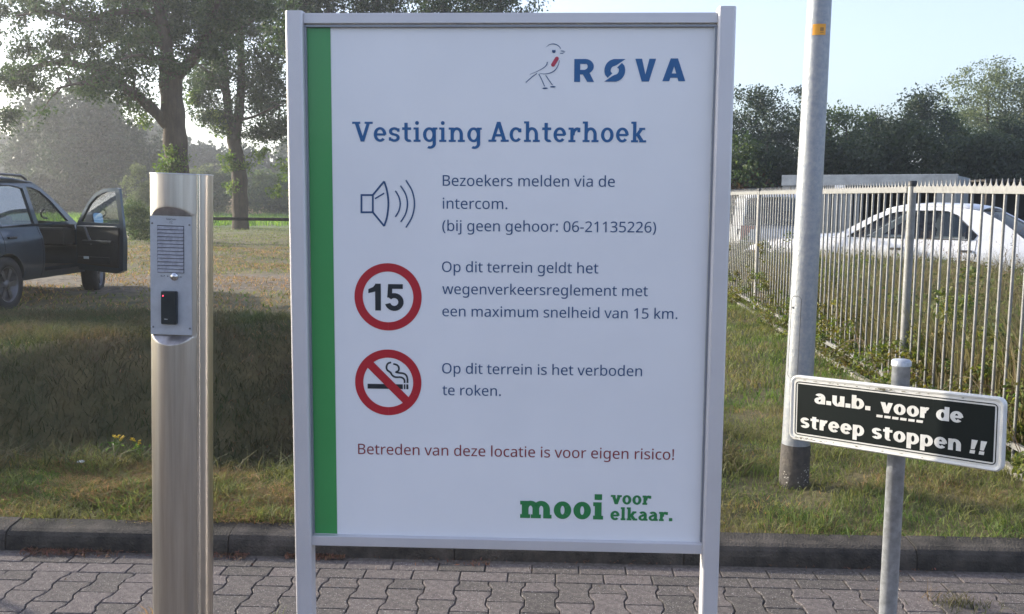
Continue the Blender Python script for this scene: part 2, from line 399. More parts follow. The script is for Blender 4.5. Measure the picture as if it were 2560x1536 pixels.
# ------------------------------------------------------------------ lettering helpers (flat print, every letter real outlines)
GLYPHS = json.loads('{"!":[216,[[[137,298,131,161,115,161],[100,161,85,161,78,298],[72,435,65,573,94,573],[122,573,151,573,144,435]],[[58,24,58,43,58,63],[63,77,72,85,82,93],[94,97,107,97,121,97],[132,93,142,85,152,77],[157,63,157,43,157,24],[152,10,142,2,132,-7],[121,-11,107,-11,94,-11],[82,-7,72,2,63,10]]]],"(":[241,[[[32,177,32,220,32,264],[36,306,45,348,53,390],[66,430,83,468,101,505],[123,540,150,573,172,573],[194,573,217,573,179,522],[151,467,132,407,113,346],[103,284,103,221,103,179],[108,138,116,98,125,57],[137,18,154,-20,171,-57],[191,-93,216,-127,194,-127],[172,-127,150,-127,123,-95],[101,-61,83,-24,66,13],[53,53,45,94,36,135]]]],")":[241,[[[209,264,209,220,209,177],[204,135,196,94,188,53],[175,13,158,-24,140,-61],[118,-95,91,-127,69,-127],[47,-127,25,-127,49,-93],[70,-57,87,-20,103,18],[116,57,124,98,133,138],[137,179,137,221,137,263],[133,304,124,346,116,387],[103,427,87,465,70,504],[49,539,24,573,46,573],[68,573,91,573,118,540],[140,505,158,468,175,430],[188,390,196,348,204,306]]]],"-":[258,[[[97,184,32,184,32,204],[32,225,32,246,97,246],[161,246,226,246,226,225],[226,204,226,184,161,184]]]],".":[215,[[[58,24,58,43,58,63],[63,77,72,85,82,93],[93,97,107,97,121,97],[132,93,142,85,152,77],[157,63,157,43,157,24],[152,10,142,2,132,-7],[121,-11,107,-11,93,-11],[82,-7,72,2,63,10]]]],"0":[459,[[[419,349,419,287,419,241],[416,199,409,163,402,126],[391,96,376,70,360,45],[341,25,316,12,292,-1],[263,-8,229,-8,186,-8],[150,4,122,27,94,51],[73,85,60,129,46,173],[39,226,39,287,39,349],[46,402,58,446,71,490],[91,523,119,547,146,570],[183,581,229,581,271,581],[307,570,335,547,364,523],[385,490,399,446,412,402]],[[110,339,110,287,110,235],[114,191,121,156,129,122],[142,96,159,78,177,61],[200,52,229,52,257,52],[281,61,298,78,315,95],[328,121,336,156,344,191],[348,235,348,287,348,339],[344,383,336,417,328,452],[315,478,298,495,281,513],[257,521,229,521,200,521],[177,513,159,495,142,478],[129,452,121,417,114,383]]]],"1":[459,[[[285,191,285,0,262,0],[239,0,216,0,216,133],[216,267,216,400,216,416],[216,429,216,439,216,450],[217,460,217,470,218,479],[218,489,219,499,210,490],[203,483,196,477,189,471],[180,464,169,455,149,438],[129,422,108,405,96,421],[84,437,71,452,123,492],[175,532,226,573,246,573],[265,573,285,573,285,382]]]],"2":[459,[[[417,21,417,0,291,0],[165,0,38,0,38,20],[38,39,38,59,88,109],[138,160,188,210,217,239],[242,265,261,287,281,310],[296,332,306,353,316,375],[322,399,322,424,322,456],[312,480,294,496,275,512],[250,520,221,520,193,520],[168,516,147,506,126,496],[105,483,83,466,70,482],[57,497,45,513,60,526],[76,538,94,548,112,558],[132,566,153,572,174,578],[196,581,221,581,256,581],[287,574,313,562,338,550],[358,532,372,510,387,487],[394,460,394,428,394,398],[388,370,375,344,363,318],[346,292,324,267,302,241],[276,214,247,185,207,146],[167,107,128,67,128,66],[128,65,128,64,224,64],[321,64,417,64,417,43]]]],"3":[459,[[[395,480,395,439,395,413],[391,391,381,372,371,353],[358,338,340,326,322,315],[301,306,277,302,277,300],[277,299,277,298,323,293],[357,279,379,255,402,231],[413,201,413,163,413,130],[405,100,390,74,374,48],[350,28,318,14,286,-1],[244,-8,193,-8,163,-8],[136,-6,110,-1,84,3],[60,11,36,23,36,45],[36,67,36,89,60,77],[86,68,114,61,142,55],[168,51,194,51,245,51],[282,61,305,81,328,101],[339,129,339,164,339,188],[333,208,320,223,308,237],[289,248,265,255,241,262],[213,265,179,265,160,265],[142,265,123,265,123,285],[123,306,123,326,142,326],[161,326,180,326,211,326],[238,330,259,339,280,348],[296,361,307,377,318,394],[323,412,323,434,323,462],[314,483,295,498,276,514],[251,521,219,521,199,521],[180,519,164,515,147,511],[132,506,117,498,103,491],[89,483,75,473,63,489],[51,505,39,521,60,537],[85,551,115,563,145,575],[180,581,218,581,278,581],[323,567,352,540,381,514]]]],"5":[459,[[[202,351,221,351,260,351],[294,345,322,331,351,318],[374,299,389,274,405,249],[413,219,413,183,413,143],[404,109,387,81,370,52],[346,30,314,15,282,0],[244,-8,199,-8,169,-8],[142,-5,116,0,90,5],[68,13,51,23,51,45],[51,68,51,90,70,78],[93,69,121,62,148,55],[175,52,200,52,228,52],[253,57,274,65,295,74],[311,88,323,106,335,125],[341,148,341,176,341,213],[329,242,306,262,283,282],[247,292,197,292,182,292],[165,291,146,288,127,285],[111,283,99,280,88,287],[76,295,64,302,71,392],[79,482,86,573,182,573],[277,573,373,573,373,551],[373,530,373,508,297,508],[222,508,146,508,141,453],[137,398,132,342,141,344],[154,346,169,348,185,350]]]],"6":[459,[[[44,202,44,245,44,278],[46,310,51,342,55,374],[63,405,75,433,86,462],[101,487,121,510,141,532],[166,549,196,562,226,574],[263,581,306,581,318,581],[330,580,344,579,357,578],[368,576,377,573,377,553],[377,533,377,513,367,516],[356,519,344,520,332,522],[320,523,308,523,271,523],[240,517,216,504,191,492],[172,475,158,454,143,433],[133,408,127,380,120,352],[116,323,115,291,116,291],[118,291,119,291,128,304],[138,315,150,326,162,336],[177,344,194,350,212,356],[232,358,255,358,288,358],[317,352,342,338,367,324],[386,305,400,279,414,253],[421,221,421,184,421,145],[414,111,399,82,384,53],[363,31,336,15,309,0],[276,-8,239,-8,212,-8],[186,-3,163,7,139,17],[119,33,101,54,83,75],[69,101,59,133,49,165]],[[218,51,238,51,272,51],[299,62,320,84,341,105],[351,139,351,184,351,221],[342,250,324,271,305,292],[277,303,241,303,215,303],[194,298,175,287,156,277],[142,264,131,248,121,232],[115,215,115,198,115,180],[118,163,123,146,128,129],[136,113,146,99,157,84],[170,73,185,64,200,56]]]],":":[215,[[[58,24,58,43,58,63],[63,77,72,85,82,93],[93,97,107,97,121,97],[132,93,142,85,152,77],[157,63,157,43,157,24],[152,10,142,2,132,-7],[121,-11,107,-11,93,-11],[82,-7,72,2,63,10]],[[58,367,58,387,58,407],[63,421,72,429,82,437],[93,441,107,441,121,441],[132,437,142,429,152,421],[157,407,157,387,157,367],[152,353,142,345,132,336],[121,332,107,332,93,332],[82,336,72,345,63,353]]]],"B":[521,[[[187,573,241,573,313,573],[367,562,404,541,440,520],[459,483,459,431,459,408],[455,388,446,371,438,354],[426,339,409,328,393,316],[373,308,350,304,350,303],[350,301,350,300,374,296],[395,289,415,279,435,269],[450,254,461,236,472,217],[478,193,478,163,478,128],[470,99,454,74,438,50],[415,31,385,19,356,6],[320,0,279,0,212,0],[145,0,78,0,78,191],[78,382,78,573,132,573]],[[221,329,256,329,305,329],[339,337,357,352,375,368],[384,392,384,423,384,454],[373,477,351,490,329,504],[293,511,245,511,213,511],[182,511,150,511,150,450],[150,389,150,329,185,329]],[[187,269,150,269,150,199],[150,130,150,61,188,61],[227,61,265,61,316,61],[352,71,371,91,391,110],[401,136,401,168,401,189],[397,206,388,221,379,236],[364,248,344,256,323,265],[295,269,260,269,223,269]]]],"C":[507,[[[349,517,323,517,293,517],[265,512,241,502,216,491],[195,476,178,456,161,436],[148,412,139,383,130,354],[125,322,125,286,125,239],[132,198,147,164,162,129],[184,102,213,83,242,65],[279,55,322,55,348,55],[371,57,394,62,416,66],[438,71,460,78,460,57],[460,36,460,15,438,7],[416,1,393,-2,371,-6],[343,-8,312,-8,254,-8],[205,4,166,28,127,52],[98,86,78,131,59,175],[49,227,49,287,49,330],[55,370,67,406,79,442],[97,473,120,499,143,525],[172,545,206,559,240,574],[280,581,324,581,353,581],[382,578,409,572,436,566],[461,558,482,547,472,527],[463,506,453,486,435,494],[416,501,394,508,372,514]]]],"O":[626,[[[577,346,577,287,577,243],[572,202,561,166,549,130],[533,99,510,73,488,47],[461,27,428,13,395,-1],[357,-8,314,-8,269,-8],[230,-1,196,13,163,27],[136,47,114,73,92,99],[76,130,65,167,54,203],[49,244,49,288,49,347],[59,398,78,442,97,486],[126,520,166,545,205,569],[254,581,314,581,372,581],[420,569,459,545,498,521],[527,486,547,442,567,398]],[[125,335,125,287,125,239],[132,198,145,163,159,128],[179,101,207,83,235,64],[271,55,314,55,357,55],[392,64,420,83,447,101],[468,128,481,163,495,198],[501,239,501,287,501,359],[486,416,456,457,426,498],[379,518,314,518,271,518],[235,509,207,490,179,472],[159,445,145,411,132,377]]]],"T":[446,[[[259,170,259,0,235,0],[211,0,187,0,187,170],[187,339,187,509,127,509],[68,509,8,509,8,530],[8,551,8,573,151,573],[294,573,437,573,437,551],[437,530,437,509,378,509],[318,509,259,509,259,339]]]],"a":[450,[[[203,437,231,437,283,437],[322,426,347,403,372,380],[385,343,385,293,385,195],[385,98,385,0,368,0],[351,0,334,0,329,20],[325,41,320,61,319,61],[318,61,317,61,304,45],[292,32,279,22,266,12],[251,4,234,-1,217,-6],[196,-8,172,-8,147,-8],[124,-3,103,6,82,15],[66,29,55,48,43,67],[37,91,37,119,37,162],[54,195,87,219,121,242],[173,254,243,257,267,257],[292,258,316,259,316,268],[316,276,316,285,316,321],[308,345,293,359,277,373],[255,380,227,380,204,380],[183,377,163,370,142,363],[123,356,106,347,99,365],[91,383,84,400,103,410],[125,419,151,426,176,433]],[[273,209,252,208,198,206],[161,197,141,182,120,167],[110,146,110,119,110,95],[117,77,132,66,147,55],[165,49,188,49,225,49],[255,59,279,79,303,99],[315,130,315,172,315,184],[315,197,315,210,294,209]]]],"b":[493,[[[139,511,139,461,139,443],[138,426,138,410,137,394],[136,382,135,373,136,373],[137,373,139,373,151,391],[168,406,189,419,211,431],[238,437,272,437,325,437],[368,418,401,381,433,344],[449,289,449,215,449,166],[442,125,427,91,412,58],[392,33,365,17,338,0],[307,-8,272,-8,238,-8],[211,-2,189,10,168,23],[151,37,139,55,137,55],[135,55,133,55,128,36],[123,18,119,0,102,0],[85,0,68,0,68,203],[68,406,68,609,92,609],[115,609,139,609,139,560]],[[299,379,260,379,229,379],[205,373,188,361,170,350],[157,332,150,308,142,285],[139,254,139,217,139,216],[139,215,139,214,139,161],[147,121,165,93,182,65],[214,51,261,51,300,51],[329,65,348,93,367,121],[376,162,376,216,376,270],[367,310,348,338,329,365]]]],"c":[385,[[[265,-8,241,-8,203,-8],[169,0,139,15,109,31],[86,55,69,87,53,120],[44,162,44,213,44,265],[53,308,71,342,88,375],[112,399,142,415,173,430],[207,438,245,438,267,438],[288,436,309,431,329,426],[346,421,358,415,351,395],[344,376,337,356,324,361],[309,365,292,370,275,374],[259,376,244,376,215,376],[191,370,172,358,154,345],[140,327,131,303,122,279],[117,249,117,213,117,179],[122,150,131,126,140,102],[153,84,172,71,190,59],[213,53,240,53,263,53],[284,55,302,60,320,65],[336,71,351,78,351,57],[351,36,351,15,337,8],[321,2,304,-2,286,-6]]]],"d":[493,[[[243,-8,221,-8,167,-8],[124,11,92,48,60,85],[44,140,44,214,44,288],[60,344,93,381,125,419],[168,438,221,438,244,438],[263,435,280,429,296,424],[311,416,323,407,335,397],[346,386,354,374,356,374],[358,374,359,374,359,381],[358,392,356,405,355,419],[354,430,354,438,354,495],[354,552,354,609,378,609],[401,609,425,609,425,406],[425,203,425,0,406,0],[387,0,368,0,365,19],[361,38,358,58,357,58],[356,58,354,58,346,45],[335,34,323,24,311,15],[296,7,279,1,263,-5]],[[193,51,232,51,277,51],[309,63,328,88,346,113],[355,150,355,200,355,205],[355,209,355,213,355,267],[346,308,329,336,311,365],[279,379,231,379,193,379],[165,364,146,334,127,304],[117,263,117,213,117,161],[127,121,146,93,165,65]]]],"e":[452,[[[196,438,234,438,271,438],[303,430,329,414,356,398],[376,375,390,346,404,317],[411,283,411,244,411,230],[411,215,411,201,313,201],[215,201,117,201,118,153],[131,116,154,90,178,65],[211,52,254,52,281,52],[306,55,327,60,348,65],[370,72,392,82,392,61],[392,41,392,20,370,10],[349,3,327,-1,306,-6],[280,-8,251,-8,210,-8],[174,0,143,17,112,33],[88,58,70,91,53,124],[44,164,44,212,44,259],[52,299,68,333,84,366],[106,392,134,411,163,429]],[[257,380,233,380,200,380],[173,369,154,348,134,326],[122,296,119,257,192,257],[265,257,338,257,338,282],[334,303,326,322,319,340],[308,354,292,364,277,375]]]],"g":[493,[[[165,438,221,438,249,438],[274,433,297,422,320,411],[339,395,355,373,357,373],[358,373,359,373,362,392],[366,411,369,430,388,430],[406,430,425,430,425,284],[425,138,425,-7,425,-48],[418,-82,404,-109,390,-137],[369,-158,341,-172,312,-186],[276,-192,233,-192,202,-192],[173,-190,147,-186,121,-181],[98,-174,78,-165,78,-144],[78,-122,78,-100,98,-111],[122,-119,149,-125,176,-131],[206,-134,237,-134,273,-134],[302,-123,324,-101,345,-80],[355,-50,355,-13,355,-7],[355,-2,355,4,355,10],[356,20,356,32,357,44],[357,52,358,57,357,57],[356,57,354,57,339,35],[321,19,299,8,277,-3],[251,-8,221,-8,166,-8],[122,11,91,51,60,90],[44,144,44,214,44,283],[60,337,91,377,122,418]],[[259,379,230,379,206,379],[186,372,169,359,152,346],[139,328,130,303,121,279],[117,249,117,213,117,160],[127,120,146,92,166,64],[194,50,232,50,254,50],[272,53,288,58,303,64],[316,73,326,85,337,97],[344,112,349,131,354,149],[356,172,356,197,356,203],[356,209,356,214,356,253],[352,285,343,309,334,333],[320,350,302,362,283,373]]]],"h":[496,[[[139,490,139,431,139,420],[138,410,138,399,137,389],[136,379,135,370,136,370],[138,370,140,370,149,385],[160,398,174,407,188,417],[203,424,221,429,238,435],[255,437,273,437,308,437],[337,432,360,421,384,410],[401,393,413,370,425,347],[431,317,431,280,431,187],[431,93,431,0,407,0],[384,0,361,0,361,92],[361,183,361,275,361,310],[353,336,338,353,322,370],[298,379,265,379,233,379],[207,372,189,360,171,348],[158,331,150,308,143,284],[139,256,139,222,139,148],[139,74,139,0,115,0],[92,0,68,0,68,203],[68,406,68,609,92,609],[115,609,139,609,139,550]]]],"i":[207,[[[115,430,139,430,139,287],[139,143,139,0,115,0],[92,0,68,0,68,143],[68,287,68,430,92,430]],[[92,591,104,591,115,591],[124,587,133,580,141,573],[145,562,145,546,145,531],[141,520,133,512,124,505],[115,501,104,501,92,501],[83,505,75,512,67,520],[63,531,63,546,63,562],[67,573,75,580,83,587]]]],"j":[207,[[[46,-192,18,-192,4,-192],[-7,-192,-18,-190,-28,-188],[-37,-186,-44,-183,-44,-164],[-44,-145,-44,-126,-36,-128],[-28,-130,-19,-132,-11,-133],[-1,-134,9,-134,26,-134],[40,-129,51,-120,63,-111],[68,-93,68,-67,68,99],[68,264,68,430,92,430],[115,430,139,430,139,265],[139,101,139,-64,139,-91],[134,-114,126,-133,117,-152],[104,-167,87,-177,69,-187]],[[63,531,63,546,63,562],[67,573,75,580,83,587],[92,591,104,591,115,591],[124,587,133,580,141,573],[145,562,145,546,145,531],[141,520,133,512,124,505],[115,501,104,501,92,501],[83,505,75,512,67,520]]]],"k":[428,[[[138,397,138,291,138,283],[138,271,137,257,136,244],[135,231,135,221,136,221],[137,221,138,221,141,226],[146,232,152,240,159,248],[165,256,172,264,179,273],[184,279,189,285,235,333],[281,381,326,430,354,430],[381,430,409,430,351,369],[293,307,235,246,297,164],[359,82,421,0,393,0],[364,0,336,0,286,67],[237,134,187,200,171,186],[154,172,138,158,138,105],[138,53,138,0,115,0],[91,0,68,0,68,203],[68,406,68,609,91,609],[115,609,138,609,138,503]]]],"l":[207,[[[139,203,139,0,115,0],[92,0,68,0,68,203],[68,406,68,609,92,609],[115,609,139,609,139,406]]]],"m":[750,[[[512,438,540,438,588,438],[625,425,649,401,673,376],[685,335,685,280,685,187],[685,93,685,0,662,0],[638,0,615,0,615,92],[615,184,615,277,615,310],[608,336,594,353,580,370],[558,379,528,379,486,379],[456,366,438,342,420,318],[411,283,411,237,411,158],[411,79,411,0,388,0],[365,0,342,0,342,92],[342,184,342,277,342,299],[338,318,332,333,326,348],[316,360,303,367,290,375],[274,379,253,379,225,379],[202,372,185,360,169,348],[157,331,150,308,142,285],[139,257,139,223,139,149],[139,74,139,0,115,0],[92,0,68,0,68,143],[68,287,68,430,87,430],[106,430,125,430,129,410],[132,391,136,371,137,371],[138,371,140,371,149,386],[160,399,173,409,186,418],[200,426,217,431,233,435],[249,438,266,438,299,438],[327,432,349,420,371,408],[388,390,398,366,399,366],[400,366,402,366,416,390],[436,408,461,420,486,432]]]],"n":[496,[[[257,438,275,438,326,438],[365,425,391,401,418,376],[431,335,431,280,431,187],[431,93,431,0,407,0],[384,0,361,0,361,92],[361,183,361,275,361,310],[353,336,338,353,322,370],[298,379,265,379,217,379],[184,365,166,338,148,312],[139,273,139,223,139,149],[139,74,139,0,115,0],[92,0,68,0,68,143],[68,287,68,430,87,430],[106,430,125,430,129,410],[132,391,136,371,137,371],[138,371,140,371,149,386],[161,399,175,409,189,418],[205,426,222,431,239,435]]]],"o":[485,[[[442,263,442,216,442,180],[437,148,428,121,418,93],[405,70,388,51,370,31],[349,17,324,7,300,-3],[272,-8,241,-8,213,-8],[187,-3,163,7,139,17],[118,31,100,51,83,70],[69,93,59,121,49,148],[44,180,44,216,44,263],[52,304,68,336,84,369],[107,394,137,412,167,429],[203,438,244,438,283,438],[317,429,347,412,377,394],[400,369,417,336,433,304]],[[117,267,117,216,117,182],[121,153,130,128,139,103],[153,84,172,71,190,57],[214,51,243,51,272,51],[296,57,314,71,333,84],[347,103,356,128,364,153],[369,182,369,216,369,250],[364,279,355,303,346,327],[332,346,314,359,296,372],[272,379,242,379,198,379],[167,364,147,335,127,306]]]],"p":[493,[[[250,438,273,438,326,438],[368,419,401,383,433,346],[449,290,449,216,449,167],[442,126,427,93,412,59],[392,34,365,17,339,0],[308,-8,272,-8,250,-8],[230,-5,213,1,196,7],[182,14,170,24,158,33],[147,43,139,55,137,55],[136,55,134,55,135,45],[136,34,137,20,138,6],[139,-6,139,-16,139,-75],[139,-134,139,-192,115,-192],[92,-192,68,-192,68,15],[68,222,68,430,87,430],[107,430,126,430,129,410],[132,391,136,371,137,371],[138,371,139,371,147,384],[158,395,170,405,182,415],[196,423,213,429,230,435]],[[299,379,260,379,231,379],[208,373,190,362,172,351],[160,335,152,313,144,291],[139,263,139,229,139,225],[139,220,139,216,139,180],[142,150,150,126,157,101],[170,83,188,70,206,57],[230,51,261,51,288,51],[309,58,326,72,343,87],[355,106,364,131,372,156],[376,184,376,217,376,266],[367,305,348,334,329,364]]]],"r":[331,[[[249,438,269,438,277,438],[285,437,295,437,304,436],[312,435,319,433,316,411],[313,390,310,368,303,370],[296,371,287,372,279,373],[271,374,264,374,247,374],[231,370,217,363,202,356],[188,347,176,334,165,321],[155,306,149,289,142,271],[139,251,139,229,139,153],[139,76,139,0,115,0],[92,0,68,0,68,143],[68,287,68,430,87,430],[107,430,126,430,129,404],[131,377,134,351,135,351],[136,351,137,351,146,367],[157,382,170,395,183,408],[198,418,214,426,231,434]]]],"s":[384,[[[348,142,348,119,348,91],[341,68,327,49,313,30],[294,16,268,6,242,-3],[212,-8,176,-8,146,-8],[121,-6,99,-1,77,4],[58,11,42,19,42,41],[42,62,42,83,59,75],[80,67,104,60,128,53],[153,49,178,49,214,49],[240,55,256,66,272,78],[280,93,280,112,280,123],[277,133,271,141,265,150],[255,158,239,167,224,175],[202,185,174,196,146,206],[122,217,103,228,83,238],[68,251,57,266,46,281],[41,300,41,324,41,360],[56,388,85,408,115,428],[154,438,202,438,228,438],[253,435,275,430,298,425],[319,418,339,409,331,390],[323,372,315,353,297,360],[278,367,258,372,238,377],[218,380,197,380,168,380],[146,375,131,366,116,357],[108,344,108,328,108,316],[112,306,119,298,126,290],[137,282,154,274,170,266],[191,256,219,246,246,236],[269,226,289,215,308,204],[323,191,333,176,343,161]]]],"t":[290,[[[192,50,212,50,222,50],[233,51,245,53,256,54],[265,56,272,59,272,41],[272,23,272,5,264,1],[254,-2,240,-4,226,-7],[213,-8,200,-8,177,-8],[157,-4,138,4,119,11],[103,25,91,44,80,63],[74,90,74,125,74,209],[74,292,74,375,53,375],[33,375,13,375,13,387],[13,398,13,409,33,418],[54,428,75,437,84,468],[93,498,103,528,117,528],[130,528,144,528,144,496],[144,463,144,430,186,430],[227,430,269,430,269,412],[269,393,269,375,227,375],[186,375,144,375,144,292],[144,210,144,127,144,101],[151,81,163,69,176,56]]]],"u":[496,[[[404,430,427,430,427,287],[427,143,427,0,408,0],[389,0,370,0,366,19],[363,38,359,57,358,57],[357,57,356,57,347,42],[335,30,321,20,306,10],[291,3,273,-1,256,-6],[238,-8,220,-8,186,-8],[157,-3,134,8,110,19],[93,36,81,59,69,82],[63,112,63,148,63,242],[63,336,63,430,87,430],[111,430,135,430,135,338],[135,245,135,153,135,119],[142,93,158,76,173,59],[198,51,230,51,262,51],[287,57,306,69,324,81],[337,98,345,121,353,145],[357,173,357,206,357,281],[357,355,357,430,380,430]]]],"v":[408,[[[190,0,163,0,109,143],[54,287,0,430,25,430],[50,430,75,430,106,345],[136,261,167,176,171,165],[176,152,180,137,185,123],[190,109,193,96,197,83],[200,72,201,63,202,63],[203,63,204,63,207,72],[210,83,214,96,218,110],[222,123,227,138,232,152],[237,165,241,176,271,261],[302,345,332,430,357,430],[382,430,407,430,353,287],[298,143,244,0,217,0]]]],"w":[630,[[[370,162,346,243,342,254],[339,265,336,276,333,287],[330,298,328,308,325,317],[323,327,321,335,319,344],[317,351,316,357,315,357],[314,357,313,357,312,351],[310,344,308,335,306,327],[304,317,302,307,300,297],[297,286,294,275,291,265],[288,253,284,242,258,162],[233,81,207,1,180,1],[153,1,127,1,87,144],[48,287,9,431,33,431],[57,431,82,431,102,354],[121,278,141,201,145,186],[149,170,153,154,157,139],[160,124,163,109,166,95],[168,83,169,73,170,73],[171,73,172,73,174,79],[176,87,178,97,180,107],[182,117,185,128,187,138],[190,149,193,160,196,170],[199,180,201,188,227,269],[252,350,277,431,303,431],[329,431,354,431,379,350],[404,269,428,188,432,176],[436,163,440,149,444,135],[447,122,451,109,454,96],[456,84,457,74,458,74],[459,74,460,74,461,83],[463,94,466,108,469,121],[473,136,477,153,481,169],[485,185,489,201,509,278],[529,354,549,431,573,431],[597,431,621,431,582,287],[542,144,502,1,474,1],[447,1,419,1,395,82]]]],"x":[424,[[[118,146,170,220,121,290],[71,360,22,430,48,430],[75,430,102,430,139,376],[176,322,213,268,249,322],[286,376,322,430,349,430],[375,430,402,430,352,360],[303,290,253,220,306,146],[358,73,410,0,383,0],[356,0,330,0,291,57],[252,114,213,172,173,114],[133,57,94,0,67,0],[41,0,14,0,66,73]]]],"z":[377,[[[346,18,346,0,241,0],[136,0,31,0,31,16],[31,31,31,47,108,156],[185,266,262,375,190,375],[117,375,45,375,45,393],[45,412,45,430,143,430],[242,430,340,430,340,412],[340,395,340,377,264,269],[188,162,112,55,190,55],[268,55,346,55,346,36]]]]," ":[209,[]]}')
def sans_text(txt, u0, v0, u1, z, m, parent, name='text_line', off=0.0):
    """plain lettering between u0 and u1 on the baseline v0"""
    cv = bpy.data.curves.new('t', 'CURVE')
    cv.dimensions = '2D'
    cv.fill_mode = 'BOTH'
    cv.resolution_u = 4
    cv.offset = off
    x, xs = 0, []
    for ch in txt:
        adv, sp = GLYPHS[ch]
        for s in sp:
            S = cv.splines.new('BEZIER')
            S.bezier_points.add(len(s) - 1)
            for b, q in zip(S.bezier_points, s):
                b.handle_left = (x + q[0], q[1], 0)
                b.co = (x + q[2], q[3], 0)
                b.handle_right = (x + q[4], q[5], 0)
                xs.append(x + q[2])
            S.use_cyclic_u = True
        x += adv
    lo, hi = min(xs), max(xs)
    k = (u1 - u0) / (hi - lo)
    tmp = bpy.data.objects.new('t', cv)
    COL.objects.link(tmp)
    dg = bpy.context.evaluated_depsgraph_get()
    me = bpy.data.meshes.new_from_object(tmp.evaluated_get(dg))
    bpy.data.objects.remove(tmp)
    n = len(me.vertices)
    co = np.empty(n * 3, np.float32)
    me.vertices.foreach_get('co', co)
    co = co.reshape(-1, 3)
    V = np.stack([u0 + (co[:, 0] - lo) * k, np.full(n, -z), v0 + co[:, 1] * k], 1)
    me.vertices.foreach_set('co', V.astype(np.float32).ravel())
    me.name = name
    me.materials.clear()
    me.materials.append(m)
    me.update()
    return link(name, me, parent)

